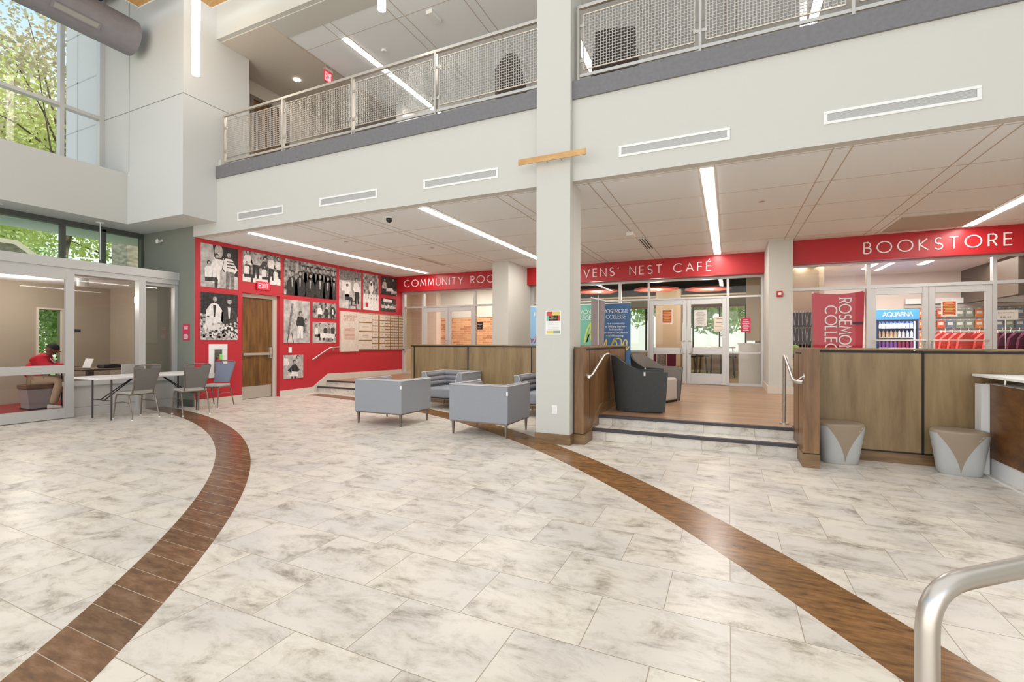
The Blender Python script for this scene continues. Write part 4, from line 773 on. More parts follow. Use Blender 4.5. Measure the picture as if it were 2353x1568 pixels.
# tub chairs on the raised floor (front is +x in their own space)
def make_tub(label, outer, inner):
    t = thing('tub_chair', label, 'armchair'); N_ = 44
    def plan(k, sc, th=0.0):
        hw, dp, rr = .335*sc-th, .36*sc, .30*sc; u = k
        if u < .28: q = u/.28; return Vector((dp-q*(dp+.04), -hw*(1-.05*q)))
        if u > .72: q = (1-u)/.28; return Vector((dp-q*(dp+.04), hw*(1-.05*q)))
        a = -pi/2-pi*(u-.28)/.44; return Vector((-.04+(rr+.06-th)*cos(a), hw*.95*sin(a)))
    def top(k):
        q = abs(k-.5)*2
        if q > .56: return .615+.015*(1-q)
        s_ = 1-q/.56; s_ = s_*s_*(3-2*s_); s_ = min(1, s_*1.25); return .62+.235*s_
    def shell(th, z0, k_):
        rows = []
        for j_ in range(9):
            f_ = j_/8; row = []
            for i in range(N_+1):
                k = i/N_; z = z0+(top(k)-z0)*f_; sc = .92+.14*(z/.85); p = plan(k, sc, th); row.append((p.x-(.04*f_ if abs(k-.5) < .22 else .04*f_*max(0,1-(abs(k-.5)-.22)*6)), p.y, z))
            rows.append(row)
        return rows
    A = shell(0, .015, None); B = shell(.035, .015, None); m = MB(); m.sweep(A, outer)
    m.build('outer_shell', t)
    m = MB(); m.sweep(B, inner); m.sweep([A[-1], B[-1]], outer); m.sweep([[A[j_][0] for j_ in range(9)], [B[j_][0] for j_ in range(9)]], outer); m.sweep([[A[j_][-1] for j_ in range(9)], [B[j_][-1] for j_ in range(9)]], outer); m.build('inner_lining', t)
    m = MB().box(-.10, .315, -.262, .262, .03, .43, inner if inner != 'charcoal' else 'seatlight'); m.build('seat', t, bevel=.045)
    MB().box(-.25, .30, -.26, .26, 0, .03, 'black').build('plinth', t)
    MB().box(.02, .045, -.352, -.343, .56, .615, 'white').build('care_tag', t)
    return t
t1 = make_tub('dark charcoal tub chair seen from the side at the top of the centre steps', 'charcoal', 'charcoal'); t1.location = (-1.25, 7.53, ZR); t1.rotation_euler = (0,0,RD(13))
t2 = make_tub('taupe lined tub chair behind the charcoal one, turned towards the viewer', 'charcoal', 'taupe'); t2.location = (-1.22, 8.80, ZR); t2.rotation_euler = (0,0,RD(-24))
for c_ in t2.children:
    if c_.name.startswith('seat'): c_.data.materials[0] = M['seatlight']
# ottomans
def make_ottoman(label):
    t = thing('ottoman', label, 'ottoman', group='two tone ottomans against the right half wall'); n = 48
    def out(a, s_):
        d0 = Vector((cos(a), sin(a))); r = min(1/max(1e-3,(abs(d0.x/.235)**3.2+abs(d0.y/.19)**3.2)**(1/3.2)), 9); x, y_ = d0*r
        x *= 1-.22*max(0, y_/.19)*0.5; return x*s_, y_*s_
    rows = []
    for z, s_ in ((0,.70),(.01,.745),(.10,.80),(.22,.87),(.34,.95),(.40,.985),(.425,.985)):
        rows.append([(*out(2*pi*i/n, s_), z) for i in range(n+1)])
    m = MB(); m.sweep(rows, 'otto'); m.add([r_ for r_ in rows[0][:-1]], [tuple(range(n))], 'otto'); m.build('body', t)
    m = MB(); tr = [[(*out(2*pi*i/n, s_), z) for i in range(n+1)] for z, s_ in ((.422,.988),(.437,.975),(.447,.94),(.452,.80),(.453,.4),(.453,.0))]; m.sweep(tr, 'ottob'); m.build('seat_top', t)
    # tapering tan panel on the front face
    rws = []
    for j_ in range(13):
        f_ = j_/12; z = .03+.40*f_; s_ = .755+.245*f_ if z < .4 else .99; half = RD(1+50*f_**1.35)
        rws.append([(out(-pi/2+half*(2*i/10-1), s_*1.004+.006)[0], out(-pi/2+half*(2*i/10-1), s_*1.004+.006)[1], z) for i in range(11)])
    m = MB(); m.sweep(rws, 'ottob'); m.build('front_panel', t); return t
ot = make_ottoman('pale grey and tan ottoman next to the half wall end post'); ot.location = (1.135, 6.405, 0); ot.rotation_euler = (0,0,RD(14))
dup(ot, (2.17, 6.375, 0), RD(-12), 'pale grey and tan ottoman in front of the white desk end')
# reception desk at the right edge
t = thing('reception_desk', 'reception desk with rust brown front and white top at the right edge', 'desk', (2.45, 6.45, 0))
MB().box(0, .7, -2.2, .12, 0, .93, 'white').build('body', t)
MB().box(-.012, 0, -2.2, -.0, .172, .925, 'desk').build('front_panel', t)
MB().box(-.08, -.012, -.005, .13, 0, .925, 'white').box(-.075, -.06, -2.2, 0, .0, .01, 'white').build('end_leg', t)
m = MB().prism([(-.10,.14),(-.10,-1.9),(1.2,-1.9),(1.2,-.25),(.75,.14)], 'z', 1.0, 1.025, 'white'); m.build('counter_top', t, bevel=.003)
for y_ in (-.12, -.62, -1.2): MB().cyl((.06, y_, .93), .012, .105, 'chrome').build('standoff', t)
MB().box(.25, .6, -.7, -.2, .93, .955, 'tanp').box(.28, .55, -.65, -.3, .955, .97, 'pk').build('papers', t) if False else None
# ================================================================ BANQUET CHAIRS AND FOLDING TABLE
def make_banquet(label, backk):
    t = thing('banquet_chair', label, 'chair')   # front is +y
    m = MB()
    m.box(-.205, .205, -.19, .22, .43, .475, 'seatfab'); m.build('seat', t, bevel=.02)
    # back pad with grip slot, tapering to the bottom
    def pt(u, z): y_ = -.205-.13*(z-.47)/.46-.02*sin(pi*(z-.47)/.46); return (u, y_, z)
    m = MB(); L_ = []; z0, z1 = .50, .915; n = 8
    for th in (0, .028):
        for r_ in range(n+1):
            z = z0+(z1-.045-z0)*r_/n; hw = .155+.055*((z-z0)/(z1-z0))**1.4
            L_.append([(u*hw, pt(0,z)[1]+th, z) for u in (-1,-.5,0,.5,1)])
    A = L_[:n+1]; B = L_[n+1:]; m.sweep(A, backk); m.sweep(B, backk); m.sweep([[r_[0] for r_ in A],[r_[0] for r_ in B]], backk); m.sweep([[r_[-1] for r_ in A],[r_[-1] for r_ in B]], backk); m.sweep([A[0],B[0]], backk); m.sweep([A[-1],B[-1]], backk)
    for s_ in (-1, 1):
        y_ = pt(0,.89)[1]; m.box(min(s_*.06,s_*.21), max(s_*.06,s_*.21), y_-.002, y_+.026, .868, .915, backk)
    m.build('back_pad', t)
    fr = []; 
    for s_ in (-1, 1):
        side = [(s_*.165, -.14, .44), (s_*.165, -.195, .455)]+[(s_*(.162+.055*((z-z0)/(z1-z0))**1.4), pt(0,z)[1]+.012, z) for z in (.50,.60,.70,.80,.90)]
        fr.append(side)
    arch = [(u, pt(0,.93)[1]+.012, .925+.012*(1-(u/.2)**2)) for u in (-.2,-.1,0,.1,.2)]
    MB().tube(fr[0]+arch+fr[1][::-1], .011, 'frame', 8).build('back_frame', t)
    for sx in (-1, 1):
        for sy, y0, y1 in ((1,.17,.235),(-1,-.16,-.285)):
            m = MB().tube([(sx*.19, y0*.55, .425), (sx*.198, y0, .415), (sx*.205, y0+(y1-y0)*.2, .38), (sx*.215, y1, .015)], [.011,.012,.012,.010], 'frame', 8); lg = m.build('leg', t)
            MB().cyl((sx*.215, y1, 0), .015, .018, 'white', 10).build('foot_glide', lg)
    m = MB()
    for sx in (-1, 1): m.tube([(sx*.205,.20,.28),(sx*.19,.0,.30),(sx*.205,-.20,.28)], .007, 'frame', 6).tube([(sx*.19,-.17,.425),(sx*.19,.17,.425)], .011, 'frame', 8)
    m.tube([(-.19,.15,.42),(.19,.15,.42)], .010, 'frame', 8).tube([(-.19,-.15,.42),(.19,-.15,.42)], .010, 'frame', 8); m.build('side_stretcher', t)
    return t
bc = make_banquet('grey banquet chair tucked under the near end of the folding table', 'chairfab'); bc.location = (-9.43, 4.72, 0); bc.rotation_euler = (0,0,RD(93)); bc['group'] = 'banquet chairs at the folding table'
dup(bc, (-9.06, 5.42, 0), RD(78), 'grey banquet chair standing on the brown floor band, middle one at the table')
b3 = make_banquet('banquet chair with a blue grey back at the far end of the folding table', 'bluefab'); b3.location = (-9.50, 6.16, 0); b3.rotation_euler = (0,0,RD(202)); b3['group'] = 'banquet chairs at the folding table'
t = thing('folding_table', 'long white folding table in front of the entrance glass', 'table', (-9.77, 5.08, 0))
MB().box(-.38, .38, -.93, .93, .695, .735, 'tabletop').build('table_top', t, bevel=.012)
for y_ in (-.70, .70):
    for x in (-.30, .30): MB().tube([(x,y_,0),(x,y_,.70)], .014, 'legdark', 8).build('leg', t)
    MB().tube([(-.30,y_,.33),(.30,y_,.33)], .009, 'legdark', 6).tube([(-.05,y_,.33),(0,y_*.35,.68)], .009, 'blackf', 6).tube([(.08,y_,.33),(.03,y_*.35,.68)], .009, 'blackf', 6).build('brace', t)
# ================================================================ PERSON AND DESK IN THE VESTIBULE
def skin(name, verts, edges, radii, k, parent, root=0):
    me = bpy.data.meshes.new(name); me.from_pydata(verts, edges, []); o = bpy.data.objects.new(name, me); C.objects.link(o); me.materials.append(M[k])
    s_ = o.modifiers.new('skin','SKIN'); s_.use_smooth_shade = True
    for i, r_ in enumerate(radii): me.skin_vertices[0].data[i].radius = (r_, r_) if not isinstance(r_, tuple) else r_
    me.skin_vertices[0].data[root].use_root = True
    b_ = o.modifiers.new('sub','SUBSURF'); b_.levels = b_.render_levels = 2; o.parent = parent; return o
P0 = (-12.40, 4.60, 0)
pr = thing('person', 'seated person in red jacket, black cap and khaki trousers at a desk behind glass', 'person', P0, RD(-34))
# own space: looks along +y (towards the desk) ; x = towards the viewer
V = [(0,-.14,.58),(0,-.13,.72),(0,-.06,.88),(0,.0,1.00),(0,.06,1.05),(0,.10,1.10),(0,.12,1.17),   # pelvis..head 0-6
     (.17,-.01,.97),(.23,.10,.80),(.12,.34,.81),(.07,.42,.82),(-.17,-.01,.97),(-.23,.10,.80),(-.12,.34,.81),(-.07,.42,.82),  # arms 7-14
     (.10,-.08,.56),(.14,.28,.56),(.13,.22,.30),(.12,.16,.08),(-.10,-.08,.56),(-.16,.30,.56),(-.15,.38,.30),(-.15,.40,.08)]  # legs 15-22
E_ = [(0,1),(1,2),(2,3),(3,4),(4,5),(5,6),(3,7),(7,8),(8,9),(9,10),(3,11),(11,12),(12,13),(13,14),(0,15),(15,16),(16,17),(17,18),(0,19),(19,20),(20,21),(21,22)]
r_ = [.15,.15,.165,.15,.07,.058,.085,.075,.055,.042,.026,.075,.055,.042,.026,.09,.078,.058,.042,.09,.078,.058,.042]
skin('body', V, E_, [q*.86 for q in r_], 'skin', pr)
skin('jacket', V[:5]+V[7:10]+V[11:14], [(0,1),(1,2),(2,3),(3,4),(3,5),(5,6),(6,7),(3,8),(8,9),(9,10)], [.165,.18,.20,.185,.09,.115,.10,.08,.115,.10,.08], 'jacket', pr)
skin('trousers', [V[0]]+V[15:23], [(0,1),(1,2),(2,3),(3,4),(0,5),(5,6),(6,7),(7,8)], [.155,.105,.09,.075,.065,.105,.09,.075,.065], 'khaki', pr)
hd = MB(); hd.T = Matrix.Translation((0,.12,1.175)) @ Matrix.Rotation(RD(-28),4,'X')
hd.ball((0,0,0), (.075,.095,.108), 'skin').ball((.0,.098,-.015), (.013,.018,.020), 'skin', 8, 6)
for s_ in (-1,1): hd.ball((s_*.078,-.005,-.01), (.012,.022,.03), 'skin', 8, 6).ball((s_*.03,.083,.012), (.012,.008,.006), 'pw', 8, 5).ball((s_*.03,.089,.012), (.005,.004,.005), 'pk', 6, 4)
hd.ball((0,.088,-.055), (.028,.010,.008), 'maroon', 8, 5); hd.build('face', pr)
cp = MB(); cp.T = Matrix.Translation((0,.12,1.175)) @ Matrix.Rotation(RD(-28),4,'X')
rows = [[(.086*cos(2*pi*i/20)*sin(a), .108*sin(2*pi*i/20)*sin(a), .02+.105*cos(a)) for i in range(21)] for a in (0.01,.4,.8,1.2,1.57)]
cp.sweep(rows, 'blackf'); rows = [[(.07*u*(1-.1*q), .07+.10*q*(1-.35*u*u), .03-.012*q-.012*u*u) for u in (-1,-.6,-.2,.2,.6,1)] for q in (0,.5,1)]
cap = cp.build('cap', pr); cb = MB(); cb.T = cp.T; cb.sweep(rows, 'capred'); cb.build('cap_brim', cap)
m = MB(); m.tube([(.05,.06,1.06),(.075,.12,.98),(.04,.17,.90)], .010, 'printwhite', 8).tube([(-.05,.06,1.06),(-.07,.12,.98),(-.03,.17,.90)], .010, 'printwhite', 8).tube([(.06,-.02,1.07),(.06,.05,1.07)], .016, 'printwhite', 8); m.build('drawstring', pr)
for sx, (x, y_, z) in ((1,V[18]),(-1,V[22])):
    m = MB(); m.hexa([(x-.045,y_-.08,.004),(x+.045,y_-.08,.004),(x+.05,y_+.16,.004),(x-.05,y_+.16,.004)], [(x-.04,y_-.07,.09),(x+.04,y_-.07,.09),(x+.035,y_+.13,.05),(x-.035,y_+.13,.05)], 'shoe'); m.build('shoe', pr, bevel=.02)
for sx in (1,-1):   # hands: palm and five short fingers on the desk edge
    m = MB(); bx, by, bz = sx*.055, .43, .82; m.ball((bx,by,bz), (.036,.045,.016), 'skin', 10, 6)
    for i, ln in enumerate((.055,.07,.075,.068)): xx = bx+(i-1.5)*.017; m.tube([(xx,by+.03,bz),(xx,by+.03+ln*.6,bz+.008),(xx,by+.03+ln,bz-.006)], [.009,.008,.006], 'skin', 6)
    m.tube([(bx-sx*.03,by,bz),(bx-sx*.052,by+.025,bz),(bx-sx*.056,by+.05,bz-.004)], [.010,.009,.007], 'skin', 6); m.build('hand', pr)
t = thing('bench', 'brown upholstered bench the person sits on behind the glass', 'bench', (-12.42, 4.52, 0))
MB().box(-.20, .20, -.24, .24, .40, .49, 'benchf').build('seat_cushion', t, bevel=.02)
MB().hexa([(-.18,-.18,.03),(.18,-.18,.03),(.18,.18,.03),(-.18,.18,.03)], [(-.18,-.22,.40),(.18,-.22,.40),(.18,.22,.40),(-.18,.22,.40)], 'bannergrey').box(-.2,.2,-.2,.2,0,.03,'blackf').build('base', t)
t = thing('office_desk', 'dark topped desk on a single pedestal behind the entrance glass', 'desk', (-11.95, 5.15, 0))
MB().box(-.42, .42, -.30, .62, .745, .775, 'darkbrown').box(-.42,.42,-.30,.62,.775,.779,'tanp').build('desk_top', t, bevel=.006)
MB().box(-.05, .05, -.05, .05, .04, .745, 'darkcab').build('pedestal', t); MB().box(-.3, .3, -.25, .3, 0, .04, 'blackf').build('base_plate', t)
t = thing('laptop', 'open laptop on the desk seen edge on behind the door stile', 'laptop', (-11.98, 5.0, .779)); MB().box(-.15,.15,-.11,.11,0,.014,'pm').build('keyboard_base', t); MB().hexa([(-.15,.10,.014),(.15,.10,.014),(.15,.112,.014),(-.15,.112,.014)],[(-.15,.16,.20),(.15,.16,.20),(.15,.17,.20),(-.15,.17,.20)],'white').build('screen', t)
t = thing('laptop_bag', 'flat dark laptop bag lying on the desk behind the entrance glass', 'bag', (-11.80, 5.42, .779)); MB().box(-.13,.13,-.17,.17,0,.075,'bagf').build('bag_body', t, bevel=.03); MB().tube([(.12,-.08,.06),(.17,-.05,.075),(.17,.06,.075),(.12,.09,.06)], .008, 'blackf', 6).build('handle', t)
tag(MB().box(-11.0,-10.98,5.25,5.5,.60,.88,'paper').build('standing_card'), 'white standing card behind the glass beside the entrance post', 'card')
t = thing('office_chair', 'dark chair frame beside the seated person behind the glass', 'chair', (-12.05, 5.02, 0))
m = MB()
for x in (-.2,.2): m.tube([(x,-.2,0),(x,-.2,.86)], .012, 'blackf', 6).tube([(x,.2,0),(x,.18,.45)], .012, 'blackf', 6)
m.build('leg_frame', t); MB().box(-.21,.21,-.2,.2,.43,.46,'blackf').build('seat', t)
# ================================================================ BANNERS NEAR THE CAFE
def rollup(name, label, x0, x1, y_, z1, k):
    t = thing(name, label, 'banner stand', ((x0+x1)/2, y_, ZR)); h = (x1-x0)/2
    m = MB().box(-h, h, -.004, .004, .05, z1-ZR, k); m.build('banner_cloth', t)
    MB().box(-h-.01, h+.01, -.09, .09, 0, .06, 'alu').build('base_case', t, bevel=.01); MB().box(-h, h, -.012, .012, z1-ZR, z1-ZR+.02, 'white').build('top_bar', t)
    MB().tube([(0,.03,.05),(0,.02,z1-ZR)], .008, 'steel', 6).build('pole', t); return t
def script(mb, pts, place, w_, k):
    n = len(pts); out = []
    for i in range(n-1):
        p0, p1, p2, p3 = pts[max(i-1,0)], pts[i], pts[i+1], pts[min(i+2,n-1)]
        for q in range(5):
            u = q/5; out.append(tuple(.5*(2*p1[c]+(p2[c]-p0[c])*u+(2*p0[c]-5*p1[c]+4*p2[c]-p3[c])*u*u+(3*p1[c]-p0[c]-3*p2[c]+p3[c])*u**3) for c in (0,1)))
    out.append(pts[-1]); Lf, Rt = ribbon(out, w_)
    for i in range(len(out)-1): mb.add([place(*Lf[i],.002), place(*Lf[i+1],.002), place(*Rt[i+1],.002), place(*Rt[i],.002)], [(0,1,2,3)], k)
t = rollup('rollup_banner', 'blue roll up banner with gold script beside the cafe doors', -2.86, -2.155, 11.5, 2.29, 'bannernavy')
m = MB()
def cen(s_, y0, z, size, k=None, w_=.13):
    tmp = MB(); wd = letters(tmp, s_, lambda u,v,d: (u,v,d), size, 'printwhite', w=w_, track=.16, depth=.002)
    letters(m, s_, lambda u,v,d: (u-wd/2+y0, -.006-d, v+z), size, 'printwhite', w=w_, track=.16, depth=.002, serif=True)
cen('ROSEMONT', .0, 1.78, .088, w_=.11); cen('COLLEGE', .0, 1.64, .088, w_=.11)
for i, s_ in enumerate(('is a community','of lifelong learners','dedicated to','academic excellence','and fostering')): text(m, s_, lambda u,v,d,i=i: (u, -.008, 1.50-i*.075+v), .070, 'printwhite', 'CENTER')
pl_ = lambda u,v,d: (u-.33, -.008, .86+v)
script(m, [(0,.02),(.10,.26),(.10,.05),(.16,.0),(.24,.16),(.30,.28),(.36,.12),(.30,.0),(.24,.10),(.32,.27),(.46,.26),(.46,.02),(.54,.24),(.60,.22),(.58,.02),(.66,.10)], pl_, .028, 'gold')
m.add([pl_(.11+.02*cos(a),.36+.02*sin(a),0) for a in [2*pi*i/8 for i in range(8)]], [tuple(range(8))], 'gold')
m.build('banner_print', t)
t = rollup('rollup_banner', 'mint green roll up banner with lime script half hidden by the pillar', -3.86, -3.0, 11.62, 2.30, 'bannerteal')
m = MB(); cen('ROSEMONT', .0, 1.78, .10, w_=.11); cen('COLLEGE', .0, 1.63, .10, w_=.11)
script(m, [(.18,.0),(.24,.30),(.36,.52),(.32,.30),(.24,.02),(.30,.20),(.42,.26),(.34,.14),(.44,.0),(.50,.08)], lambda u,v,d: (u-.08, -.008, 1.04+v), .035, 'printlime')
for i, s_ in enumerate(('develop','leaders in','community')): text(m, s_, lambda u,v,d,i=i: (u+.40, -.008, .94-i*.08+v), .08, 'printwhite', 'RIGHT')
m.build('banner_print', t)
t = rollup('rollup_banner', 'pale blue roll up banner with red script peeking out left of the pillar', -4.77, -3.98, 11.5, 2.28, 'bannerblue')
m = MB(); cen('ROSEMONT', .02, 1.75, .088, w_=.11); cen('COLLEGE', .02, 1.61, .088, w_=.11); text(m, 'Rosemont strong', lambda u,v,d: (u, -.008, 1.36+v), .05, 'printwhite', 'CENTER')
script(m, [(0,.12),(.03,.0),(.07,.10),(.11,.0),(.16,.18),(.14,.14),(.2,.05),(.26,.14),(.22,.16),(.22,.02),(.30,.05)], lambda u,v,d: (u-.38, -.008, 1.04+v), .02, 'printred'); m.build('banner_print', t)
t = thing('feather_banner', 'grey narrow banner seen from behind on a pole between the mint and blue banners', 'banner stand', (-2.78, 10.85, ZR))
MB().hexa([(-.17,0,.3),(.09,.06,.3),(.09,.066,.3),(-.17,.006,.3)], [(-.17,0,2.13),(.15,.06,2.05),(.15,.066,2.05),(-.17,.006,2.13)], 'bannergrey').build('banner_cloth', t); MB().tube([(0,-.01,0),(0,-.01,2.16)], .012, 'white', 8).build('pole', t)
MB().hexa([(-.18,-.01,2.10),(.16,.05,2.02),(.16,.07,2.02),(-.18,.01,2.10)], [(-.18,-.01,2.13),(.16,.05,2.05),(.16,.07,2.05),(-.18,.01,2.13)], 'white').cyl((0,0,0),.16,.02,'steel').build('top_bar', t)
# ================================================================ BEHIND THE CAFE DOORS
struct('wall_cafe', MB().box(-5.3, -5.2, 12.87, 20, 0, 3.6, 'cafewall').box(-5.3, -4.6, 19.8, 20, 0, 3.6, 'cafewall').box(1.9, 2.0, 12.87, 20, 0, 3.6, 'cafewall').box(.9, 2, 19.8, 20, 0, 3.6, 'cafewall').box(-4.6, .9, 19.8, 20, 2.75, 3.6, 'cafewall').box(-4.6, .9, 19.8, 20, 0, 1.0, 'cafewall').box(-2.1,-1.35,15.4,16.0,ZR,3.0,'cafewall').box(1.1,1.9,13.0,13.1,ZR,3.3,'cafewall').box(.42,1.9,13.9,14.0,1.4,3.3,'cafewall'))
struct('floor_cafe', MB().box(-5.3, 2.0, 12.87, 20, .1, ZR, 'cafefloor'))
struct('ceiling_cafe', MB().box(-5.3, 2.0, 12.88, 20, 3.42, 3.5, 'cafeceil').box(-5.2,1.9,15.5,20,2.78,2.83,'cafewall'))
fr = MB()
for x in (-4.6,-3.85,-3.1,-2.3,-1.3,-.35,.55): fr.box(x, x+.06, 19.7, 19.8, 1.0, 2.78, 'darkbrown')
fr.box(-4.6,.9,19.7,19.8,2.72,2.78,'alarmr'); wf = struct('window_8', fr); MB().box(-4.6,.9,19.75,19.76,1.0,2.75,'glassg').build('pane', wf)
for x, y_, s_ in ((-3.63,14.0,'left'),(-1.92,14.1,'middle'),(-.55,14.6,'right')):
    t = thing('ceiling_cloud', 'orange red hexagonal ceiling cloud inside the cafe, the %s one' % s_, 'ceiling panel', (x, y_, 2.86), 0, 'hexagonal clouds inside the cafe')
    MB().cyl((0,0,0), .62, .05, 'cafered', 6).build('panel', t); MB().cyl((.1,-.1,-.02), .05, .02, 'lampw', 12).build('lamp', t)
    light('cafe_lamp', 'POINT', (x, y_, 2.6), 26, (1,.86,.7)).data.shadow_soft_size = .15
t = thing('serving_counter', 'white panelled counter just inside the cafe side window', 'counter', (.55, 13.2, ZR)); MB().box(-.32, .5, -.1, .5, 0, 1.02, 'cafewhite').build('body', t); MB().box(-.34, .52, -.12, .52, 1.02, 1.05, 'paper').build('counter_top', t)
def high_table(x, y_, label):
    t = thing('high_table', label, 'table', (x, y_, ZR), 0, 'white tables inside the cafe'); MB().box(-.4, .4, -.35, .35, .88, .92, 'white').build('table_top', t, bevel=.01)
    for a in (-.34,.34):
        for b_ in (-.3,.3): MB().tube([(a,b_,0),(a*.95,b_*.95,.88)], .014, 'legdark', 6).build('leg', t)
high_table(-.55, 15.2, 'white high table inside the cafe nearest to the glass doors'); high_table(-.2, 17.0, 'white high table inside the cafe nearer to the back window')
for i, (x, y_) in enumerate(((-1.05,15.6),(.05,15.7),(-.75,16.4))):
    t = thing('bar_stool', ('dark stool left of the near cafe table','dark stool right of the near cafe table','dark stool between the two cafe tables')[i], 'stool', (x, y_, ZR), 0, 'dark stools inside the cafe'); MB().cyl((0,0,.60), .16, .04, 'blackf').build('seat', t)
    for a in range(4): MB().tube([(.17*cos(a*pi/2+.7),.17*sin(a*pi/2+.7),0),(.1*cos(a*pi/2+.7),.1*sin(a*pi/2+.7),.60)], .011, 'legdark', 6).build('leg', t)
t = thing('cafe_bench', 'low bench with brown cushions inside the left cafe door', 'bench', (-1.9, 14.6, ZR)); MB().box(-.9, .55, -.2, .3, 0, .36, 'tanp').build('base', t)
for i, k in enumerate(('tanp','maroon','pm','maroon')): MB().box(-.6+i*.28, -.36+i*.28, -.05, .1, .36, .78, k).build('cushion', t, bevel=.02)
def sheet(x0, x1, z0, z1, y_, k, label, lines, lk, border=None, cat='poster'):
    m = MB()
    if border: m.box(x0, x1, y_-.002, y_, z0, z1, border); q = (x1-x0)*.1; m.box(x0+q, x1-q, y_-.003, y_-.002, z0+q, z1-q, k)
    else: m.box(x0, x1, y_-.002, y_, z0, z1, k)
    h = z1-z0
    for i in range(lines):
        w_ = (x1-x0)*(.5+.35*((i*37)%5)/5); xc = (x0+x1)/2; z = z1-h*(.14+.74*i/max(1,lines-1)); m.box(xc-w_/2, xc+w_/2, y_-.004, y_-.003, z-h*.016, z+h*.016, lk)
    return tag(m.build('door_poster' if cat == 'poster' else 'door_sign'), label, cat)
yd = YS+.046
sheet(-1.60, -1.32, 1.83, 2.22, yd-.002, 'orangeposter', 'rust coloured poster with a white border on the left cafe door', 8, 'gold', 'paper')
sheet(-.80, -.50, 1.76, 2.17, yd-.002, 'paper', 'white paper notice on the right cafe door', 12, 'pl', cat='notice')
sheet(-.34, -.07, 1.62, 1.99, yd-.002, 'paperc', 'cream paper notice with hand lettering on the right cafe door, beside the white one', 4, 'txt', cat='notice')
sheet(.27, .48, 1.60, 1.955, YS+.045, 'magenta', 'magenta sign with white text on the glass right of the cafe doors', 7, 'printwhite', cat='sign')
sheet(3.70, 3.94, 1.86, 2.17, YB+.04, 'orangeposter', 'rust coloured poster with a white border on the right bookstore door', 9, 'gold', 'paper')
t = MB().box(-7.09, -6.90, YS+.04, YS+.05, 1.73, 1.96, 'plate').box(-7.07,-6.92,YS+.038,YS+.04,1.88,1.895,'paper').box(-7.02,-6.97,YS+.038,YS+.04,1.835,1.85,'paper').box(-7.07,-6.95,YS+.038,YS+.04,1.775,1.79,'paper')
tag(t.build('glass_sign'), 'small black sign on the glass of the community room front', 'sign')
# ================================================================ BEHIND THE COMMUNITY ROOM FRONT
struct('wall_community', MB().box(-10.15, -4.8, 15.4, 15.6, 0, 2.26, 'brick').box(-10.15, -4.8, 15.39, 15.6, 2.26, 3.4, 'wall').box(-11.4, -10.15, 15.1, 15.6, 0, 3.4, 'storewall').box(-11.4, -11.3, 12.9, 15.6, 0, 3.4, 'cafewall').box(-5.32, -5.30, 12.9, 15.6, 0, 3.4, 'cafewall'))
struct('floor_community', MB().box(-11.4, -5.3, 12.87, 15.6, .1, ZR, 'cafefloor'))
struct('ceiling_community', MB().box(-11.4, -5.3, 12.88, 15.6, 3.36, 3.42, 'ceil'))
strip(-7.0, 13.2, 14.9, 3.359, 'light slot in the community room ceiling seen through the glass')
struct('wall_red_inner', MB().box(-11.4, -9.93, 12.86, 12.9, 0, 3.4, 'red'))
light('community_fill', 'AREA', (-8,14.2,3.3), 60, (1,.93,.84), (3,1.2), (0,0,0))  # added fill without a fixture, brightens the room behind the glass
light('bookstore_fill', 'AREA', (3.6,13.4,3.12), 75, (1,.93,.87), (3.5,1.6), (0,0,0))  # fill added on top of the light slots to brighten the store
# ================================================================ BOOKSTORE
struct('wall_bookstore', MB().box(1.0, 7.5, 15.6, 15.7, 0, 3.2, 'storewall').box(1.1, 1.2, 11.75, 15.6, 0, 3.2, 'storewall').box(5.35, 5.5, 13.0, 15.6, 2.35, 3.2, 'darkcab').box(1.98,2.02,14.4,15.6,0,3.2,'storewall'))
struct('floor_bookstore', MB().box(1.1, 7.5, 11.72, 15.7, .1, ZR, 'cafefloor'))
struct('ceiling_bookstore', MB().box(1.1, 7.5, 11.76, 15.7, 3.18, 3.24, 'storeceil'))
strip(1.55, 12.9, 14.6, 3.179, 'light slot in the bookstore ceiling at its left end')
strip(3.05, 12.3, 14.2, 3.179, 'light slot in the bookstore ceiling over the drinks fridge')
strip(4.05, 12.3, 13.9, 3.179, 'light slot in the bookstore ceiling over the right door')
struct('door_6', MB().box(1.72, 1.97, 15.3, 15.36, ZR, 2.25, 'tanp').box(1.70,1.74,15.28,15.36,ZR,2.28,'cream').box(1.95,1.98,15.28,15.36,ZR,2.28,'cream'))
# hanging banner behind the glass
t = thing('hanging_banner', 'crimson cloth banner with white vertical lettering hanging behind the bookstore glass', 'banner', (0,0,0))
rows = []
for j_ in range(19):
    f_ = j_/18; row = []
    for i in range(25):
        u = i/24; sag = .055*(1-(2*u-1)**2)*(1-f_)**3; x0, x1 = 1.60+.05*f_, 2.525-.05*f_
        row.append((x0+(x1-x0)*u, 11.74+.012*sin(u*9+f_*3)*(1-.3*f_)+.02*f_*sin(u*5), 2.42-sag-1.35*f_))
    rows.append(row)
MB().sweep(rows, 'pennant').build('cloth', t)
m = MB(); letters(m, 'ROSEMONT', lambda u,v,d: (2.085+v, 11.715-d, 2.27-u), .20, 'printwhite', w=.12, track=.2, depth=.004, total=1.24, serif=True); letters(m, 'COLLEGE', lambda u,v,d: (1.84+v, 11.715-d, 2.12-u), .20, 'printwhite', w=.12, track=.2, depth=.004, total=1.1, serif=True)
m.build('lettering', t); MB().cyl((1.615,11.72,2.41),.022,.01,'white',10,axis='y').cyl((2.51,11.72,2.41),.022,.01,'white',10,axis='y').build('suction_cup', t)
tag(MB().box(2.30, 2.47, 11.646, 11.652, 1.73, 1.775, 'plate').build('sensor_bar'), 'small black bar stuck on the bookstore glass over the crimson banner', 'sensor')
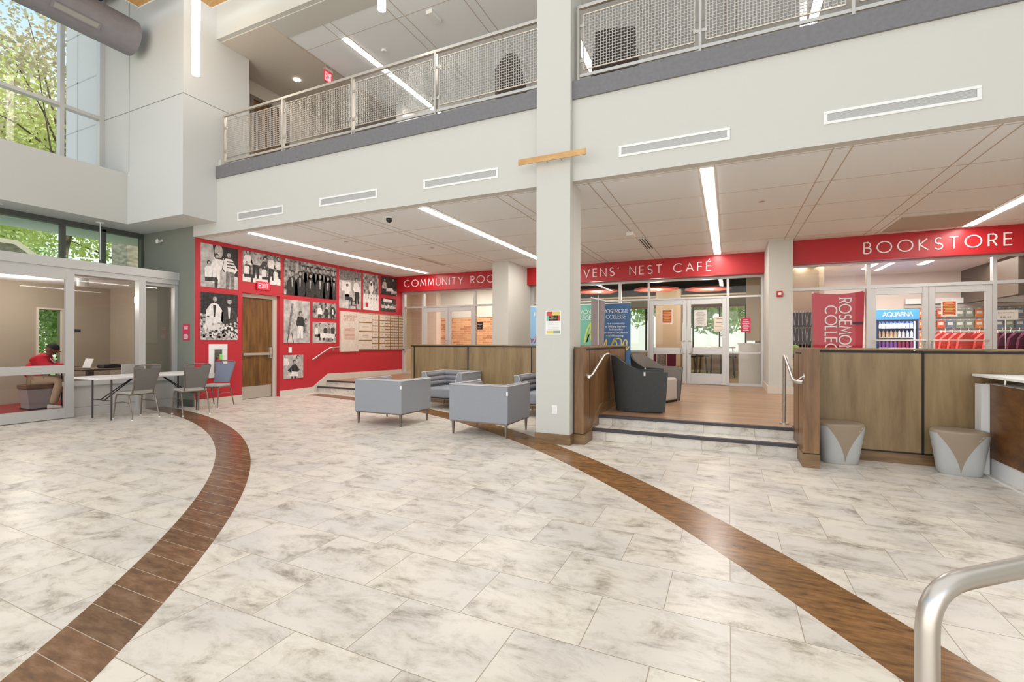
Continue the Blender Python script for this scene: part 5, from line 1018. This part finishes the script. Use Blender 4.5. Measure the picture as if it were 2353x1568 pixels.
t = thing('wall_banner', 'orange red banner with partly hidden white letters at the far left of the bookstore', 'banner', (1.62, 14.2, 0)); MB().box(-.22,.28,0,.01,.6,1.95,'orangebanner').build('cloth', t)
m = MB(); letters(m, 'ROSEMONT', lambda u,v,d: (-.20+u, -.002-d, 1.45+v), .075, 'printwhite', w=.13, track=.2, depth=.002, total=.45, serif=True); letters(m, 'COLLEGE', lambda u,v,d: (-.16+u, -.002-d, 1.33+v), .075, 'printwhite', w=.13, track=.2, depth=.002, total=.38, serif=True); m.build('lettering', t)
# drinks fridge
FX, FY = 3.13, 13.6
t = thing('drinks_fridge', 'drinks fridge with a lit blue AQUAFINA header inside the bookstore', 'fridge', (FX, FY, ZR)); w_ = .80
MB().box(0, .05, 0, .7, 0, 1.80, 'fridgeb').box(w_-.05, w_, 0, .7, 0, 1.80, 'fridgeb').box(0, w_, .65, .7, 0, 1.80, 'fridgei').box(0, w_, 0, .7, 0, .22, 'fridged').build('cabinet', t)
m = MB().box(0, w_, -.03, .7, 1.60, 1.84, 'fridgeh'); m.build('header', t, bevel=.01)
m = MB(); letters(m, 'AQUAFINA', lambda u,v,d: (.13+u, -.032-d, 1.675+v), .095, 'printwhite', w=.16, track=.14, depth=.003, total=.55); m.build('header_lettering', t)
MB().box(.03,.06,-.02,.02,.22,1.60,'fridged').box(w_-.06,w_-.03,-.02,.02,.22,1.60,'fridged').box(.03,w_-.03,-.02,.02,1.56,1.60,'fridged').build('door_frame', t); MB().box(w_-.075,w_-.06,.03,.05,.25,1.56,'fridgel').build('light_strip', t)
for z in (.70,.95,1.19,1.41): MB().box(.05, w_-.05, .06, .6, z-.012, z, 'white').build('shelf', t)
light('fridge_lamp', 'AREA', (FX+.4, FY+.08, ZR+1.5), 9, (.9,.93,1), (.6,.1), (RD(20),0,0))
protos = {}
def bottle(k):
    m = MB().lathe((0,0,0), [(0,0),(.029,0),(.031,.02),(.031,.10),(.026,.125),(.012,.15),(.012,.165),(0,.165)], k, 10); return m
for ri, (z, kk, nm, lab) in enumerate(((1.41,('bwhite',)*9,'clear bottles on the top fridge shelf','clear bottle on the top shelf of the drinks fridge'),(1.19,('btan',)*5+('bwhite',)*4,'bottles on the middle fridge shelf','%s bottle on the middle shelf of the drinks fridge'),(.95,('bpurple',)*5+('bred',)*4,'bottles on the bottom fridge shelf','%s bottle on the lowest visible shelf of the drinks fridge'))):
    for i, k in enumerate(kk):
        if (ri, k) not in protos: o = bottle(k).build('drink_bottle'); protos[(ri,k)] = o
        else: o = protos[(ri,k)].copy(); C.objects.link(o)
        o.location = (FX+.10+i*.075, FY+.12, ZR+z+.002); c_ = {'btan':'tan','bwhite':'clear','bpurple':'purple','bred':'magenta'}[k]
        tag(o, lab % c_ if '%' in lab else lab, 'bottle', nm+' - '+c_)
# slatwall with packets
sw = MB().box(4.2, 7.3, 15.54, 15.58, ZR, 2.50, 'slat')
for i in range(22): sw.box(4.2, 7.3, 15.535, 15.54, .35+i*.095, .362+i*.095, 'pm')
sw.box(4.2, 7.3, 15.46, 15.56, 2.36, 2.50, 'white').box(4.3, 6.3, 15.2, 15.5, 1.22, 1.26, 'white'); struct('wall_slatwall', sw)
cols = [('tanp','tan'),('orange','orange'),('orange','orange'),('orangered','red orange'),('bluep','slate blue'),('greenp','grey green'),('greenp','grey green'),('orange','orange'),('yellowp','yellow'),('bluep','slate blue'),('greenp','grey green'),('bluep','slate blue')]
pk = {}
for r_i, z in enumerate((2.12,1.84,1.56,1.32)):
    for c_i, (k, nm) in enumerate(cols):
        if k not in pk: o = MB().box(-.075,.075,-.02,.015,-.11,.09,k).box(-.02,.02,-.021,.016,.09,.11,'paper').box(-.05,.05,-.022,-.019,-.03,.04,'paper').build('hanging_packet', bevel=.004); pk[k] = o
        else: o = pk[k].copy(); C.objects.link(o)
        o.location = (4.36+c_i*.185, 15.49, z)
        tag(o, '%s packet hanging in the %s row on the bookstore slatwall' % (nm, ('top','second','third','lowest')[r_i]), 'packet', '%s packets in the %s slatwall row' % (nm, ('top','second','third','lowest')[r_i]))
# garments
def shirt(k):
    m = MB(); m.hexa([(-.23,-.02,-.55),(.23,-.02,-.55),(.23,.02,-.55),(-.23,.02,-.55)], [(-.21,-.03,-.05),(.21,-.03,-.05),(.21,.03,-.05),(-.21,.03,-.05)], k)
    for s_ in (-1,1): m.hexa([(s_*.16,-.03,-.12),(s_*.33,-.02,-.30),(s_*.33,.02,-.30),(s_*.16,.03,-.12)], [(s_*.10,-.03,0),(s_*.28,-.02,-.10),(s_*.28,.02,-.10),(s_*.10,.03,0)], k)
    m.hexa([(-.21,-.03,-.05),(.21,-.03,-.05),(.21,.03,-.05),(-.21,.03,-.05)], [(-.10,-.03,.01),(.10,-.03,.01),(.10,.03,.01),(-.10,.03,.01)], k).tube([(0,0,.0),(0,0,.06),(.02,0,.09),(0,0,.11)], .005, 'white', 6); return m
for k, x0, n, nm in (('coral',4.30,4,'coral'),('coral',4.86,3,'coral'),('maroon',5.22,5,'maroon')):
    t0 = None; grp = '%s shirts on the rack at x %d' % (nm, 1) if False else '%s shirts on the %s rack' % (nm, 'left' if x0 < 4.5 else 'middle' if x0 < 5 else 'right')
    t = thing('garment_rack', 'white garment rack holding the %s' % {4.30:'coral shirts seen through the right bookstore door',4.86:'coral shirts right of the door post',5.22:'maroon shirts at the right picture edge'}[x0], 'rack', (x0+.2, 13.2, ZR)); MB().tube([(-.3,0,0),(-.3,0,1.32),(.3,0,1.32),(.3,0,0)], .012, 'white', 8).build('rack_frame', t)
    for i in range(n):
        if t0 is None: o = shirt(k).build('hanging_shirt', bevel=.008); t0 = o
        else: o = t0.copy(); C.objects.link(o)
        o.location = (x0-.05+i*.11, 13.16-.05*i, ZR+1.27); o.rotation_euler = (0,0,RD(34+i*3)); o.scale = (1.15,1,1.1); tag(o, 'one of the %s shirts hanging on the %s rack' % (nm, {4.30:'first',4.86:'middle',5.22:'last'}[x0]), 'shirt', grp)
for r_i, z in enumerate((2.05,1.68,1.34)):
    t0 = None
    for i in range(7):
        if t0 is None:
            m = MB(); m.hexa([(-.022,-.10,-.34),(.022,-.10,-.34),(.022,.10,-.34),(-.022,.10,-.34)], [(-.012,-.12,0),(.012,-.12,0),(.012,.12,0),(-.012,.12,0)], 'darkg').box(-.004,.004,-.125,-.115,-.30,0,'pl').tube([(0,0,0),(0,0,.05)], .004, 'white', 6); o = m.build('hanging_garment', bevel=.004); t0 = o
        else: o = t0.copy(); C.objects.link(o)
        o.location = (1.33+i*.062, 12.75, z); o.rotation_euler = (0, RD(4*((i*3)%4-1.5)), RD(8)); tag(o, 'dark plum garment hanging in the %s tier at the left end of the bookstore' % ('top','middle','bottom')[r_i], 'garment', 'dark garments, %s tier' % ('top','middle','bottom')[r_i])
tag(MB().ball((1.36,12.35,1.20),(.10,.06,.10),'lime').ball((1.44,12.35,1.14),(.05,.05,.09),'lime').build('lime_garment'), 'lime green garment below the dark ones at the left end of the bookstore', 'garment')
t = thing('price_card', 'white card holder with a price on the right bookstore rack', 'sign', (5.12, 12.9, 1.93)); MB().box(-.19,.19,0,.01,-.1,.1,'paper').build('card', t); m = MB(); text(m, 'Rosemont Tee', lambda u,v,d: (u,-.002,.03+v), .04, 'txt', 'CENTER'); text(m, '$18.99', lambda u,v,d: (u,-.002,-.07+v), .06, 'txt', 'CENTER'); m.build('card_text', t); MB().tube([(0,.01,-.1),(0,.01,-1.66)], .006, 'white', 6).build('stem', t)
# ================================================================ UPPER FLOOR FURNITURE
def make_wing(label):
    t = thing('highback_chair', label, 'chair'); m = MB(); rows = []
    for j_ in range(8):
        f_ = j_/7; z = .12+1.20*f_; hw = .40-.11*f_**1.3; rows.append([(hw*u, -.03*(1-u*u)-.10*f_, z) for u in (-1,-.6,-.2,.2,.6,1)])
    m.sweep(rows, 'wovendark')
    for s_ in (0,-1):
        m.sweep([[(rows[j_][s_][0], rows[j_][s_][1]+d_, rows[j_][0][2]) for d_ in (0,.15,.32*(1-.5*j_/7))] for j_ in range(8)], 'wovendark')
    m.build('back_shell', t); MB().box(-.31,.31,0,.5,.30,.46,'wovendark').build('seat', t, bevel=.03)
    for x in (-.3,.3):
        for y_ in (0,.45): MB().tube([(x,y_,0),(x*.9,y_*.9,.3)], .014, 'rail', 6).build('leg', t)
    return t
wc = make_wing('dark high backed chair behind the railing right of the pillar'); wc.location = (-1.58, 7.15, 4.74); wc.rotation_euler = (0,0,RD(12)); wc['group'] = 'high backed chairs on the upper floor'
dup(wc, (-3.45, 7.25, 4.80), RD(-38), 'dark high backed chair behind the railing left of the pillar')
t = thing('reception_counter', 'long dark brown counter with a light top on the upper floor behind the railing', 'counter', (1.8, 8.6, 4.80)); MB().box(-2.4, 3.4, 0, .5, 0, .85, 'darkcab').build('body', t); MB().box(-2.45, 3.45, -.04, .54, .85, .92, 'pl').build('counter_top', t)
m = MB()
for x in (-1.0,.4,1.8): m.box(x-.03, x+.03, -.02, 0, 0, .85, 'pl')
m.build('divider', t)
struct('window_9', MB().box(-.6,-.5,9.4,9.5,5.72,7.3,'alu').box(1.1,1.2,9.4,9.5,4.8,7.3,'alu').box(-.6,3.5,9.4,9.5,6.0,6.06,'alu').box(-.5,3.5,9.45,9.47,4.8,6.0,'darkcab'))
# ================================================================ OUTSIDE
struct('sun_blocker_slab', MB().box(-11.9, 12, 5.9, 21, 9.6, 9.8, 'wall'))  # unseen slab added to keep the sun out of the hall
struct('sun_blocker_wall', MB().box(7.5, 7.7, -7, 21, 0, 9.6, 'wall'))  # unseen wall added to block sun from the right side
struct('ground', MB().box(-60, -14.0, -30, 40, -.4, -.25, 'lawn').box(-60, -11.9, 6.6, 40, -.4, -.26, 'lawn').box(-60, 20, 20.2, 60, -.4, -.26, 'lawn'))
ext = struct('wall_exterior_wing', MB().box(-13.48, -12.0, 5.36, 5.9, 3.9, 9.6, 'concrete'))
m = MB()
for z in (4.9,5.95,7.0,8.05): m.box(-13.48, -12.0, 5.355, 5.36, z-.012, z+.012, 'extjoint')
m.box(-13.0,-12.97,5.355,5.36,3.9,9.6,'extjoint'); m.build('panel_joint', ext)
struct('wall_canopy', MB().box(-12.95, -11.84, -3, 7.0, 3.62, 3.9, 'canopy'))
struct('wall_stone_pier', MB().box(-14.6, -13.9, 6.75, 8.2, -.3, 4.3, 'stone')); struct('wall_stone_parapet', MB().prism([(-2.0,-.3),(5.3,-.3),(5.3,2.7),(6.6,2.7),(6.6,3.15),(5.7,3.86),(-2.0,3.86)], 'x', -17.4, -17.0, 'stone').prism([(-2.0,3.86),(5.68,3.86),(6.62,3.15),(6.65,3.26),(5.74,3.97),(-2.0,3.97)], 'x', -17.5, -16.9, 'cream'))
def tree(label, x, y_, h, crown, k, n, leaf, blobs, seed, trunk=.16):
    rnd = random.Random(seed); t = thing('tree', label, 'tree', (x, y_, -.26))
    m = MB(); m.tube([(0,0,0),(.1,.1,h*.35),(.0,.2,h*.6),(.2,.1,h*.9)], [trunk,trunk*.8,trunk*.5,trunk*.15], 'bark', 8); cs = []
    for i in range(blobs):
        a = rnd.random()*6.28; r_ = crown*(.25+.7*rnd.random()); c_ = Vector((r_*cos(a), r_*sin(a), h*(.42+.55*rnd.random()))); cs.append((c_, crown*(.22+.2*rnd.random())))
        b0 = Vector((.05,.15,h*(.3+.25*rnd.random()))); m.tube([b0, (b0+c_)/2+Vector((0,0,.25)), c_], [trunk*.35,trunk*.22,trunk*.08], 'bark', 5, cap=False)
    m.build('trunk', t); vs = []; fs = []
    for i in range(n):
        c_, r_ = cs[i % blobs]; d = Vector((rnd.gauss(0,1), rnd.gauss(0,1), rnd.gauss(0,1))); d = d.normalized()*r_*rnd.random()**.4; p = c_+d
        u = Vector((rnd.gauss(0,1),rnd.gauss(0,1),rnd.gauss(0,1))).normalized(); w2 = u.orthogonal().normalized(); s_ = leaf*(.6+.8*rnd.random()); b0 = len(vs)
        vs += [p-u*s_, p+w2*s_*.5, p+u*s_, p-w2*s_*.5]; fs.append((b0,b0+1,b0+2,b0+3))
    me = MB().add(vs, fs, k); me.build('foliage', t); return t
tree('full yellow green tree outside behind the tall left window', -24.5, 7.0, 11.5, 4.2, 'leafy', 34000, .085, 44, 1, .2)
tree('taller tree with pale brown leaves against the blue sky outside', -20.5, 8.0, 14.2, 2.9, 'leafb', 5200, .075, 22, 2, .12)
tree('green tree outside behind the narrow clerestory panes', -22.0, 12.5, 8.5, 3.8, 'leafy', 18000, .09, 30, 3, .2)
tree('green tree outside at the left end of the clerestory', -26.0, 1.0, 8.5, 4.0, 'leafy', 18000, .09, 28, 4, .2)
tree('leafy bush outside the small vestibule window', -18.0, 7.6, 3.9, 1.9, 'leafg', 16000, .06, 24, 5, .06)
tree('green tree outside the back window of the cafe, left', -2.4, 25, 6.5, 3.2, 'leafg', 8000, .15, 20, 6, .15); tree('green tree outside the back window of the cafe, right', 2.2, 26, 6.5, 3.2, 'leafy', 8000, .15, 20, 8, .15)
